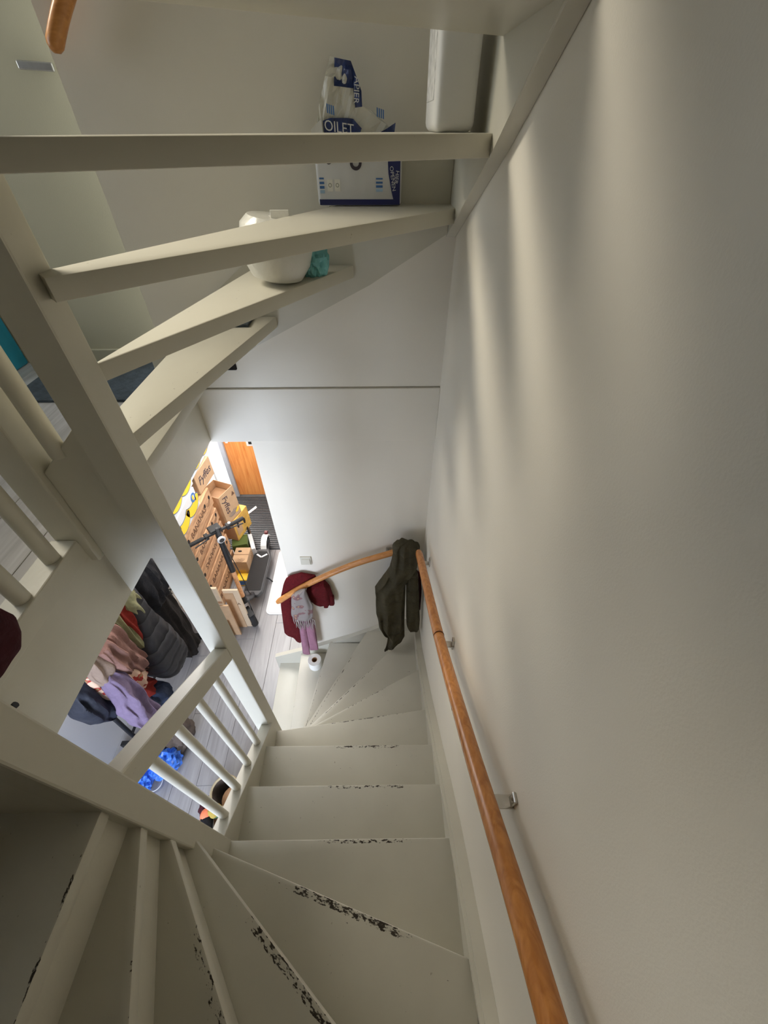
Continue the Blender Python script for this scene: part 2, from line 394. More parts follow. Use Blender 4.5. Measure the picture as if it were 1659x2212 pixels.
struct('wall_far', B().box((-3.45, .4, ZL - .06), (-1.25, .5, 5.45)), 'wall_olive')
struct('wall_left', B().box((-2.65, -3.6, -.1), (-2.55, 2.75, SLAB)), 'wall_cool')
# landing side wall with its window opening
struct('wall_left.001', B().box((-3.55, -2.52, ZL - .06), (-3.45, -1.5, 5.45)).box((-3.55, 0.0, ZL - .06), (-3.45, .4, 5.45)).box((-3.55, -1.5, ZL - .06), (-3.45, 0, 3.4)).box((-3.55, -1.5, 4.9), (-3.45, 0, 5.45)), 'wall_olive')
wn = struct('window_1', B().box((-3.53, -1.5, 3.4), (-3.47, -1.44, 4.9)).box((-3.53, -.06, 3.4), (-3.47, 0, 4.9)).box((-3.53, -1.44, 3.4), (-3.47, -.06, 3.46)).box((-3.53, -1.44, 4.84), (-3.47, -.06, 4.9)), 'paint')
obj('pane', B().box((-3.505, -1.44, 3.46), (-3.495, -.06, 4.84)), 'glass', wn)
# wall of the lower room behind the stairs, with its window opening
struct('wall_rear', B().box((-2.65, -3.7, -.1), (-2.45, -3.6, SLAB)).box((-1.05, -3.7, -.1), (-.9, -3.6, SLAB)).box((-2.45, -3.7, -.1), (-1.05, -3.6, .8)).box((-2.45, -3.7, 2.2), (-1.05, -3.6, SLAB)), 'wall_cool')
wn2 = struct('window_2', B().box((-2.45, -3.68, .8), (-2.39, -3.62, 2.2)).box((-1.11, -3.68, .8), (-1.05, -3.62, 2.2)).box((-2.39, -3.68, .8), (-1.11, -3.62, .86)).box((-2.39, -3.68, 2.14), (-1.11, -3.62, 2.2)), 'paint')
obj('pane', B().box((-2.39, -3.655, .86), (-1.11, -3.645, 2.14)), 'glass', wn2)
struct('wall_rear.001', B().box((-1.0, -3.6, -.1), (-.9, -2.62, SLAB)), 'wall_cool')
struct('ceiling.002', B().box((-2.65, -3.7, SLAB), (-.9, -2.62, SLAB + .1)), 'ceil')
# hall: end wall with door and sidelight
DY = 2.567
struct('wall_end', B().box((-1.40, DY, -.1), (-.76, DY + .12, SLAB)).box((-2.35, DY, 2.08), (-1.40, DY + .12, SLAB)).box((-2.65, DY, 2.3), (-2.35, DY + .12, SLAB)), 'wall_cool')
struct('wall_hall_right', B().box((-.86, .1, -.1), (-.76, DY, SLAB)), 'wall_cool')
fr = struct('trim_2', B().box((-2.35, DY - .03, 0), (-2.292, DY + .08, 2.08), .003, 1).box((-1.43, DY - .03, 0), (-1.40, DY + .08, 2.08), .003, 1).box((-2.35, DY - .03, 2.03), (-1.40, DY + .08, 2.08), .003, 1), 'frame')
dr = struct('door_1', B().box((-2.288, DY, .012), (-1.434, DY + .04, 2.025), .003, 1), 'door')
lp_ = obj('lock_plate', B().box((-1.995, DY - .006, .845), (-1.905, DY + .001, .96), .002, 1), 'whitep', dr)
obj('keyhole', B().box((-1.965, DY - .012, .875), (-1.925, DY - .005, .915), .002, 1), 'hole', lp_)
obj('hinge_leaf', B().box((-2.26, DY - .006, .89), (-2.225, DY + .001, .925), .002, 1), 'whitep', dr)
wn3 = struct('window_3', B().box((-2.55, DY, 0), (-2.53, DY + .08, 2.3)).box((-2.36, DY, 0), (-2.345, DY + .08, 2.3)).box((-2.53, DY, 0), (-2.36, DY + .08, .05)).box((-2.53, DY, 2.25), (-2.36, DY + .08, 2.3)), 'whitep')
obj('pane', B().box((-2.53, DY + .03, .05), (-2.36, DY + .036, 2.25)), 'glass', wn3)
# threshold and ribbed mat are below, with the things
# edge of the landing slab
struct('trim_3', B().box((-1.195, -1.545, SLAB), (-1.175, .0, ZL + .06), .002, 1), 'paint')
struct('trim_4', B().box((-1.40, -1.617, SLAB - .10), (-.940, -1.600, 3.30), .002, 1), 'paint')
struct('baseboard_far', B().box((-3.45, .385, ZL), (-1.25, .4, ZL + .07), .003, 1), 'wall_olive')

# ------------------------------------------------------------------ staircases
# plan of the nosings: (wall end, inner end) - the same for both flights
N = {1: ((-1.24, -.037), (-1.235, -.95)), 2: ((-1.02, -.037), (-1.022, -.95)), 3: ((-.746, -.037), (-.912, -.93)),
     4: ((-.413, -.037), (-.908, -.945)), 5: ((-.037, -.132), (-.902, -.968)), 6: ((-.037, -.548), (-.903, -.990)),
     7: ((-.037, -.880), (-.903, -.985)), 8: ((-.037, -1.124), (-W, -1.118)), 9: ((-.037, -1.340), (-W, -1.335)),
     10: ((-.037, -1.554), (-W, -1.550)), 11: ((-.037, -1.863), (-.872, -1.594)), 12: ((-.037, -2.267), (-.872, -1.600)),
     13: ((-.222, -2.50), (-.872, -1.627)), 14: ((-.585, -2.50), (-.880, -1.630)), 15: ((-.900, -2.50), (-.892, -1.637)), 16: ((-1.107, -2.50), (-1.107, -1.637))}
CORNER = {4: (-.037, -.037), 12: (-.037, -2.50)}
WEAR = {3: (.25, .85, .6), 4: (.2, .9, .75), 5: (.35, .95, .8), 6: (.2, .6, .7), 7: (.1, .62, .85), 8: (.10, .56, .78), 9: (.10, .56, .68), 10: (.12, .54, .80),
        11: (.15, .64, .86), 12: (.28, .85, .80), 13: (.45, .95, .62), 14: (.15, .8, .5), 15: (.05, .85, .75), 2: (.2, .7, .3), 1: (.2, .7, .3)}
def ascend(n):
    A, Bq = Vector(N[n][0]), Vector(N[n][1]); d = (Bq - A).normalized()
    nr = Vector((-d.y, d.x))
    if n >= 11: Bq = Bq + d * .035
    if n in (3, 4, 5): Bq = Vector((-.932, (-.93, -.945, -.985)[n - 3]))
    m1 = (A + Bq) / 2; m2 = (Vector(N[n + 1][0]) + Vector(N[n + 1][1])) / 2 if n < 16 else m1 + Vector((-1, 0))
    if nr.dot(m2 - m1) < 0: nr = -nr
    return A, Bq, d, nr
UPPER_END = {1: (-1.02, -.95), 2: (-.925, -.915), 3: (-.925, -.928), 4: (-.893, -.985)}
def tread(n, z, parent, back=.03, wear=True, thick=.042):
    A, Bq, d, nr = ascend(n)
    A2, B2, d2, nr2 = ascend(n + 1)
    A2 = A2 + nr2 * back; B2 = B2 + nr2 * back
    if not wear and n in UPPER_END: B2 = Vector(UPPER_END[n])
    if not wear and n == 1: A2.x = -1.015
    if n in (8, 9, 10): A2.x = -.037; B2.x = -W
    pts = [A, Bq, B2]
    pts.append(A2)
    if n in CORNER: pts.append(Vector(CORNER[n]))
    # clamp to the well
    pts = [Vector((min(p.x, -.036), max(min(p.y, -.036), -2.505))) for p in pts]
    bm = bmesh.new()
    lo = [bm.verts.new((p.x, p.y, z - thick)) for p in pts]; hi = [bm.verts.new((p.x, p.y, z)) for p in pts]
    k = len(pts)
    bm.faces.new(lo[::-1]); bm.faces.new(hi)
    for i in range(k): bm.faces.new((lo[i], lo[(i + 1) % k], hi[(i + 1) % k], hi[i]))
    bm.edges.ensure_lookup_table()
    ee = [e for e in bm.edges if set(e.verts) in ({lo[0], lo[1]}, {hi[0], hi[1]}, {lo[2], lo[3]}, {hi[2], hi[3]})]
    bmesh.ops.bevel(bm, geom=ee, offset=.005 if wear else .003, segments=2, affect='EDGES', profile=.5)
    uvl = bm.loops.layers.uv.new('wear')
    for f in bm.faces:
        for l in f.loops:
            q = Vector((l.vert.co.x, l.vert.co.y)) - A
            l[uvl].uv = (q.dot(d), q.dot(nr))
    b = B(); b.bm.free(); b.bm = bm
    o = obj('tread', b, 'tread', parent, smooth=True)
    wv = WEAR.get(n, (0, 0, 0)) if wear else (0, 0, 0)
    o['wear_from'] = float(wv[0]); o['wear_to'] = float(wv[1]); o['wear_amount'] = float(wv[2]); o['wear_seed'] = float(n); o['wear_width'] = .024 if n in (11, 12, 13) else (.016 if n in (8, 9, 10) else .008)
    return o
def riser(n, z, parent):
    A, Bq, d, nr = ascend(n)
    a, c = A + nr * .024, Bq + nr * .024
    z0, z1 = z - H - .001, z - .042
    vs = []
    for p in (a, c): vs += [p, p + nr * .018]
    b = B()
    P = [(a.x, a.y), (c.x, c.y), ((c + nr * .018).x, (c + nr * .018).y), ((a + nr * .018).x, (a + nr * .018).y)]
    b.prism(P, lambda u, v, s: (u, v, z0 if s == 0 else z1))
    return obj('riser', b, 'paint', parent)
st1 = thing('winding_staircase', 'cream painted closed winding staircase going down to the hall, paint chipped on its nosings', 'staircase', (-.5, -1.0, 0), 'winding staircases')
for n in range(1, 16):
    tread(n, n * H, st1); riser(n, n * H, st1)
# last riser up to the landing and the landing nosing
A16 = N[16]
obj('riser', B().box((-1.125, -2.505, 15 * H), (-1.107, -1.637, ZL - .01)), 'paint', st1)
obj('landing_nosing', B().box((-1.22, -2.505, ZL - .042), (-1.095, -1.637, ZL), .008, 2), 'paint', st1)
# wall strings
def ystring(tops, drop, x0, x1, parent, name, mat='paint', bottoms=None):
    P = tops + ([(y, max(0.0, z - drop)) for y, z in tops[::-1]] if bottoms is None else bottoms)
    return obj(name, B().prism(P, lambda u, v, s: (x0 if s == 0 else x1, u, v), .003), mat, parent)
def xstring(tops, drop, y0, y1, parent, name, mat='paint', bottoms=None):
    P = tops + ([(x, max(0.0, z - drop)) for x, z in tops[::-1]] if bottoms is None else bottoms)
    return obj(name, B().prism(P, lambda u, v, s: (u, y0 if s == 0 else y1, v), .003), mat, parent)
RT_TOP = [(0, .955), (-.387, 1.101), (-.825, 1.376), (-1.177, 1.633), (-1.349, 1.772), (-1.501, 1.881), (-1.626, 1.955), (-1.729, 2.007), (-1.856, 2.076), (-1.972, 2.131), (-2.25, 2.29), (-2.505, 2.43)]
ystring(RT_TOP, .34, -S, -.0005, st1, 'wall_string')
ystring([(y, z - .012) for y, z in RT_TOP[1:]], .024, -S - .012, -S + .002, st1, 'string_bead')
BK_TOP = [(-1.27, .30), (-.846, .489), (-.548, .642), (-.306, .794), (-S, .955)]
xstring(BK_TOP, .34, -S, -.0005, st1, 'wall_string')
xstring([(-1.107 - .25, 3.06), (-.872, 2.86), (-.04, 2.52)][0:0] or [(-.04, 2.43), (-.222, 2.52), (-.585, 2.72), (-.9, 2.92), (-1.2, 2.96)], .34, -2.504, -2.505 + .03, st1, 'wall_string')
# string and balustrade on the open side
ystring([(-.985, 1.432), (-1.56, 1.882)], .33, -W - .058, -W, st1, 'open_string', 'wornpaint')
def post(x0, x1, y0, y1, z0, z1, mat='wornpaint', parent=st1):
    return obj('newel_post', B().box((x0, y0, z0), (x1, y1, z1), .005, 2), mat, parent)
post(-.997, -.918, -1.0, -.918, 0, 5.1)
obj('post_cover', B().box((-.997, -1.0015, 2.866), (-.918, -.999, 5.0), .0005, 1), 'paint', st1)
post(-.948, -.878, -1.617, -1.546, 0.9, 4.3)
obj('handrail', B().prism([(-1.0, 2.301), (-1.547, 2.721), (-1.547, 2.625), (-1.0, 2.205)], lambda u, v, s: (-.972 if s == 0 else -.918, u, v), .006), 'wornpaint', st1)
for y in (-1.118, -1.234, -1.350, -1.463):
    zb = 1.432 + (-.985 - y) * .7826; zt = 2.205 + (-1.0 - y) * .768
    obj('baluster', B().tube([(-.938, y, zb - .012), (-.938, y, zt + .02)], .0165, 14), 'paint', st1, smooth=True)
# upper flight
st2 = thing('winding_staircase.001', 'cream painted open riser winding staircase climbing overhead from the landing', 'staircase', (-.5, -1.0, ZL), 'winding staircases')
for n in range(1, 16):
    tread(n, ZL + n * H, st2, wear=False)
R_BOT = [(0, 3.519), (-.6, 3.78), (-.927, 3.944), (-1.05, 4.04), (-1.56, 4.48)]
ystring([(0, 3.519 + .33), (-.6, 3.78 + .34), (-.927, 3.944 + .36), (-1.05, 4.04 + .36), (-1.56, 4.48 + .36)], 0, -S, -.0005, st2, 'wall_string', bottoms=R_BOT[::-1])
xstring([(-1.30, 3.12), (-1.135, 3.20), (-.819, 3.43), (-.325, 3.69), (-S, 3.85)], 0, -S, -.0005, st2, 'wall_string', bottoms=[(-S, 3.535), (-.325, 3.368), (-.819, 3.133), (-1.135, 2.926), (-1.30, 2.926)])
ystring([(-1.0, 4.30), (-1.60, 4.80)], .30, -W - .058, -W, st2, 'open_string')
xstring([(-1.15, 3.182), (-.997, 3.324)], 0, -.982, -.94, st2, 'open_string', bottoms=[(-.997, 2.868), (-1.15, 2.665)])
obj('string_peg', B().box((-1.0, -.006, 3.01), (-.945, -.0008, 3.06), .004, 1), 'hole', st2)
# landing balustrade
lb = thing('landing_balustrade', 'cream landing balustrade with round spindles and a square newel at the left edge', 'balustrade', (-1.2, -1.2, ZL))
obj('base_rail', B().box((-1.250, -1.545, ZL), (-1.1745, -1.004, 2.955), .004, 2), 'paint', lb)
obj('newel_post', B().box((-1.240, -1.004, 2.86), (-1.150, -.920, 4.05), .005, 2), 'paint', lb)
for y in (-1.075, -1.205, -1.335, -1.465):
    obj('spindle', B().tube([(-1.205, y, 2.953), (-1.205, y, 3.80)], .021, 14), 'paint', lb, smooth=True)
obj('spindle', B().tube([(-1.085, -.975, 3.232), (-1.085, -.975, 4.15)], .021, 14), 'paint', lb, smooth=True)
obj('handrail', B().box((-1.235, -1.546, 3.80), (-1.175, -.985, 3.87), .008, 2), 'paint', lb)
obj('handrail', B().obox((-1.07, -.975, 4.22), (.085, 0, .075), (0, .03, 0), (-.022, 0, .026), .006), 'paint', lb)

# ------------------------------------------------------------------ wooden handrails on the walls
def rail_pts(ctrl, n=6):
    P = [Vector(c) for c in ctrl]; out = []
    for i in range(len(P) - 1):
        p0, p1, p2, p3 = P[max(i - 1, 0)], P[i], P[i + 1], P[min(i + 2, len(P) - 1)]
        for k in range(n):
            t = k / n
            out.append(.5 * ((2 * p1) + (-p0 + p2) * t + (2 * p0 - 5 * p1 + 4 * p2 - p3) * t * t + (-p0 + 3 * p1 - 3 * p2 + p3) * t ** 3))
    out.append(P[-1]); return out
def bracket(parent, p_wall, p_rail, nrm):
    pw, pr, nrm = Vector(p_wall), Vector(p_rail), Vector(nrm)
    side = nrm.cross(Vector((0, 0, 1)))
    bk_ = obj('bracket', B().obox(pw + nrm * .004, side * .011, (0, 0, .034), nrm * .004, .002, 1).obox((pw + pr) / 2 + Vector((0, 0, -.012)), side * .014, (0, 0, .003), (pr - pw) * .5, .001, 1), 'steel', parent)
    obj('screw', B().lathe(pw + nrm * .007 + Vector((0, 0, .020)), [(.005, 0), (.005, .002), (.002, .0035)], 10, nrm), 'steel', bk_)
hr = thing('stair_handrail', 'long varnished orange wooden handrail sloping down the right wall', 'handrail', (-.065, -1.2, 1.97), 'wooden handrails on the walls')
pts = rail_pts([(-.066, -.235, 1.985), (-.066, -.55, 2.135), (-.066, -1.0, 2.352), (-.066, -1.447, 2.622), (-.066, -1.727, 2.815), (-.066, -1.895, 2.918), (-.066, -2.2, 3.085), (-.066, -2.42, 3.20)])
rr = [.0215] * len(pts); rr[0] = .012
pts = [pts[0] + Vector((0, .006, -.003))] + pts; rr = [.004] + rr; rr[1] = .017; rr[2] = .0215
obj('rail', B().tube(pts, rr, 20), 'rail', hr, smooth=True)
i = [k for k, q in enumerate(pts) if q.y < -1.36][0]
for (y, z) in ((-1.337, 2.547), (-.985, 2.345)):
    d = Vector((0, -.86, .52)).normalized()
    obj('rail_joint', B().tube([Vector((-.066, y, z + .0035)) - d * .0012, Vector((-.066, y, z + .0035)) + d * .0012], .0219, 20), 'knot', hr, smooth=True)
for (y, z) in ((-1.60, 2.71), (-.988, 2.29), (-.287, 1.95)):
    bracket(hr, (0, y, z), (-.060, y, z + .012), (-1, 0, 0))
hb = thing('stair_handrail.001', 'short curved varnished wooden handrail on the back wall above the lower winders', 'handrail', (-.6, -.07, 1.24), 'wooden handrails on the walls')
pts = rail_pts([(-1.070, -.072, 1.238), (-.90, -.072, 1.392), (-.69, -.072, 1.545), (-.457, -.072, 1.684), (-.235, -.072, 1.782), (-.12, -.072, 1.83)])
rr = [.0215] * len(pts); pts = [pts[0] + Vector((-.006, 0, -.005))] + pts; rr = [.005, .016] + rr[1:]
obj('rail', B().tube(pts, rr, 20), 'rail_x', hb, smooth=True)
bracket(hb, (-.245, -.004, 1.735), (-.245, -.06, 1.752), (0, -1, 0))
bracket(hb, (-.86, -.004, 1.378), (-.86, -.06, 1.395), (0, -1, 0))
hu = thing('stair_handrail.002', 'dark orange wooden handrail end high on the back wall at upper left', 'handrail', (-1.15, -.07, 3.97), 'wooden handrails on the walls')
pts = rail_pts([(-1.198, -.072, 3.978), (-1.11, -.072, 4.075), (-.9, -.072, 4.26), (-.6, -.072, 4.46)])
rr = [.0215] * len(pts); pts = [pts[0] + Vector((-.006, 0, -.006))] + pts; rr = [.006, .017] + rr[1:]
obj('rail', B().tube(pts, rr, 20), 'rail_x', hu, smooth=True)
bracket(hu, (-.9, -.004, 4.235), (-.9, -.06, 4.245), (0, -1, 0))
mb = thing('metal_bracket', 'small brushed metal bracket on the yellowish landing wall at upper left', 'bracket', (-1.52, .38, 3.965))
obj('bar', B().obox((-1.515, .368, 3.976), (.062, 0, -.003), (0, .006, 0), (0, 0, .012), .004, 2), 'steel', mb)
obj('foot', B().box((-1.54, .374, 3.968), (-1.50, .4, 3.984), .002, 1), 'steel', mb)

# ------------------------------------------------------------------ light switch
ls = thing('light_switch', 'square cream rocker light switch on the lower back wall', 'switch', (-.812, -.005, 1.598))
pl_ = obj('plate', B().box((-.850, -.010, 1.598), (-.774, 0, 1.678), .003, 2), 'paint', ls)
obj('rocker', B().obox((-.809, -.0125, 1.634), (.027, 0, 0), (0, .003, .0), (0, .0012, .027), .002, 1), 'paint', pl_)

# ------------------------------------------------------------------ garments
def scan(poly, z):
    xs = []
    n = len(poly)
    for i in range(n):
        (u0, z0), (u1, z1) = poly[i], poly[(i + 1) % n]
        if (z0 <= z < z1) or (z1 <= z < z0): xs.append(u0 + (u1 - u0) * (z - z0) / (z1 - z0))
    return (min(xs), max(xs)) if len(xs) >= 2 else None
def garment(name, poly, axis, c, depth, mat, parent=None, folds=5, amp=.12, rows=26, n=44, seed=0, quilt=0.0, ex=.8, lean=0.0, zr=0.0, wr=0.0):
    # a hollow hung cloth: closed loop sections around the outline's own plane
    zs = [p[1] for p in poly]; z0, z1 = min(zs), max(zs); rings = []; b = B(); bm = b.bm
    for i in range(rows + 1):
        t = .004 + .992 * i / rows; z = z0 + (z1 - z0) * t
        s = scan(poly, z)
        if not s: continue
        mid, hw = (s[0] + s[1]) / 2, max(.004, (s[1] - s[0]) / 2)
        dp = min(depth, hw * 1.6 + .012) * (math.sin(PI * min(1, (t * .85 + .15) * (1.0 if t < .8 else 1)) * .5) ** .35)
        if t > .85: dp *= math.sqrt(max(.05, 1 - ((t - .85) / .15) ** 2 * .8))
        if t < .06: dp *= .55 + .45 * t / .06
        ring = []
        for k in range(n):
            a = 2 * PI * k / n; ca, sa = math.cos(a), math.sin(a)
            cu = math.copysign(abs(ca) ** ex, ca) * hw; cv = math.copysign(abs(sa) ** ex, sa) * dp / 2
            f = math.sin(folds * a + seed + 1.3 * math.sin(3.1 * t + seed)) * .6 + noise1((ca * 1.6 + seed, sa * 1.6, t * 5)) * .8
            g = 1 + amp * f * (1 - .5 * t)
            if quilt: g += quilt * abs(math.sin(t * 9 * PI)) ** .5 - quilt
            u = mid + cu * (1 + (g - 1) * .25); v = cv * g + lean * (z - zr) + wr * noise1((u * 27 + seed, z * 4.5, sa * 2))
            zz = z + (.012 * noise1((u * 9, seed, 1.0)) if i == 0 else 0)
            ring.append(bm.verts.new((c + v, u, zz) if axis == 'x' else (u, c + v, zz)))
        rings.append(ring)
    for i in range(len(rings) - 1):
        for k in range(n): bm.faces.new((rings[i][k], rings[i][(k + 1) % n], rings[i + 1][(k + 1) % n], rings[i + 1][k]))
    bm.faces.new(rings[0][::-1]); bm.faces.new(rings[-1])
    return obj(name, b, mat, parent, smooth=True)
# olive jacket over the corner of the rails
jk = thing('quilted_jacket', 'dark olive quilted hooded jacket hung over the handrail corner of the lower winders', 'jacket', (-.15, -.13, .5))
JB = [(-.159, 1.936), (-.195, 1.924), (-.217, 1.902), (-.214, 1.829), (-.238, 1.712), (-.269, 1.664), (-.336, 1.555), (-.331, 1.503), (-.327, 1.352), (-.316, 1.296), (-.308, 1.215), (-.279, 1.156), (-.245, 1.101), (-.253, 1.027), (-.271, .940), (-.227, .976), (-.183, 1.019), (-.145, 1.068), (-.125, 1.128), (-.127, 1.206), (-.131, 1.457), (-.128, 1.612), (-.056, 1.738), (-.045, 1.85), (-.044, 1.899), (-.063, 1.926), (-.093, 1.944)]
garment('body', JB, 'y', -.115, .13, 'olive_jacket', jk, 7, .30, 64, 96, 1, .03, lean=.22, zr=1.9, wr=.022)
garment('sleeve', [(-.112, 1.70), (-.125, 1.612), (-.116, 1.292), (-.112, 1.223), (-.087, 1.164), (-.066, 1.148), (-.032, 1.162), (-.020, 1.204), (-.018, 1.29), (-.030, 1.482), (-.041, 1.611), (-.054, 1.72)], 'y', -.12, .10, 'olive_jacket', jk, 4, .16, 40, 56, 5, .03, lean=.22, zr=1.9, wr=.014)
garment('lining', [(-.045, 1.66), (-.03, 1.508), (-.022, 1.261), (-.009, 1.29), (-.008, 1.481), (-.025, 1.65)], 'y', -.085, .05, 'maroon', jk, 3, .1, 14, 24, 6, lean=.16, zr=1.9)
# red cardigan, scarf and mauve trousers on the back rail
rj = thing('red_cardigan', 'dark red knitted cardigan slung over the lower end of the curved handrail', 'cardigan', (-.9, -.04, .55))
RB = [(-.854, 1.535), (-.93, 1.515), (-.975, 1.47), (-1.005, 1.398), (-1.044, 1.271), (-1.068, 1.143), (-1.115, .70), (-1.053, .66), (-1.022, .553), (-.999, .545), (-.985, .60), (-.977, .761), (-.985, 1.021), (-.965, 1.217), (-.854, 1.36), (-.739, 1.494)]
garment('body', RB, 'y', -.030, .052, 'red_knit', rj, 4, .25, 34, 56, 2)
RA = [(-.834, 1.373), (-.77, 1.44), (-.705, 1.466), (-.667, 1.39), (-.652, 1.224), (-.682, 1.165), (-.71, 1.150), (-.738, 1.19), (-.778, 1.165), (-.822, 1.20), (-.852, 1.29)]
garment('sleeve', RA, 'y', -.046, .075, 'red_knit', rj, 6, .28, 22, 48, 7)
garment('cuff', [(-.675, 1.30), (-.690, 1.16), (-.665, 1.15), (-.648, 1.17), (-.645, 1.28)], 'y', -.05, .05, 'red_knit', rj, 3, .1, 10, 24, 2)
garment('cuff', [(-.725, 1.28), (-.735, 1.135), (-.715, 1.125), (-.700, 1.14), (-.70, 1.27)], 'y', -.055, .05, 'red_knit', rj, 3, .1, 10, 24, 4)
sf = thing('fringed_scarf', 'grey printed scarf with fringed ends hanging from the curved handrail', 'scarf', (-.88, -.12, 1.0))
SCF = [(-.930, 1.405), (-.826, 1.480), (-.811, 1.347), (-.796, 1.274), (-.815, 1.121), (-.862, 1.066), (-.905, 1.08), (-.955, 1.10), (-.971, 1.133), (-.955, 1.25)]
garment('scarf_body', SCF, 'y', -.128, .05, 'grey_scarf', sf, 6, .3, 26, 48, 9)
fb = B()
for k in range(16):
    x = -.962 + .0105 * k; zt = 1.135 - .05 * abs(math.sin(k * .5)); ln = .10 + .05 * abs(math.sin(k * 1.7)); dx = .018 * math.sin(k * 2.1)
    fb.tube([(x, -.132, zt), (x + dx * .5, -.138 - .006 * math.sin(k), zt - ln * .5), (x + dx, -.136, zt - ln)], [.004, .0035, .002], 6)
obj('fringe', fb, 'fringe', sf, kind='stuff')
tr = thing('mauve_trousers', 'mauve jersey trousers hanging below the grey fringed scarf', 'trousers', (-.88, -.10, .47))
garment('leg', [(-.942, 1.15), (-.939, 1.052), (-.972, .60), (-.985, .473), (-.918, .468), (-.886, 1.05), (-.885, 1.15)], 'y', -.098, .055, 'mauve', tr, 4, .16, 24, 36, 3)
garment('leg', [(-.893, 1.15), (-.893, 1.034), (-.912, .60), (-.912, .523), (-.838, .545), (-.825, .949), (-.85, 1.15)], 'y', -.090, .055, 'mauve', tr, 4, .16, 24, 36, 5)
# toilet roll on the second step
tr_ = thing('toilet_roll', 'white toilet roll standing upright on the second step', 'toilet roll', (-.868, -.152, 2 * H))
tr_.location = (-.876, -.150, 2 * H); ORG[tr_.name] = Vector(tr_.location)
obj('paper', B().lathe((-.876, -.150, 2 * H), [(.024, .001), (.056, .001), (.058, .006), (.058, .094), (.056, .10), (.024, .10)], 36, closed=True), 'tissue', tr_, smooth=True)
obj('core', B().lathe((-.876, -.150, 2 * H), [(.0205, .002), (.0238, .002), (.0238, .099), (.0205, .099)], 28, closed=True), 'cardboard_dark', tr_, smooth=True)

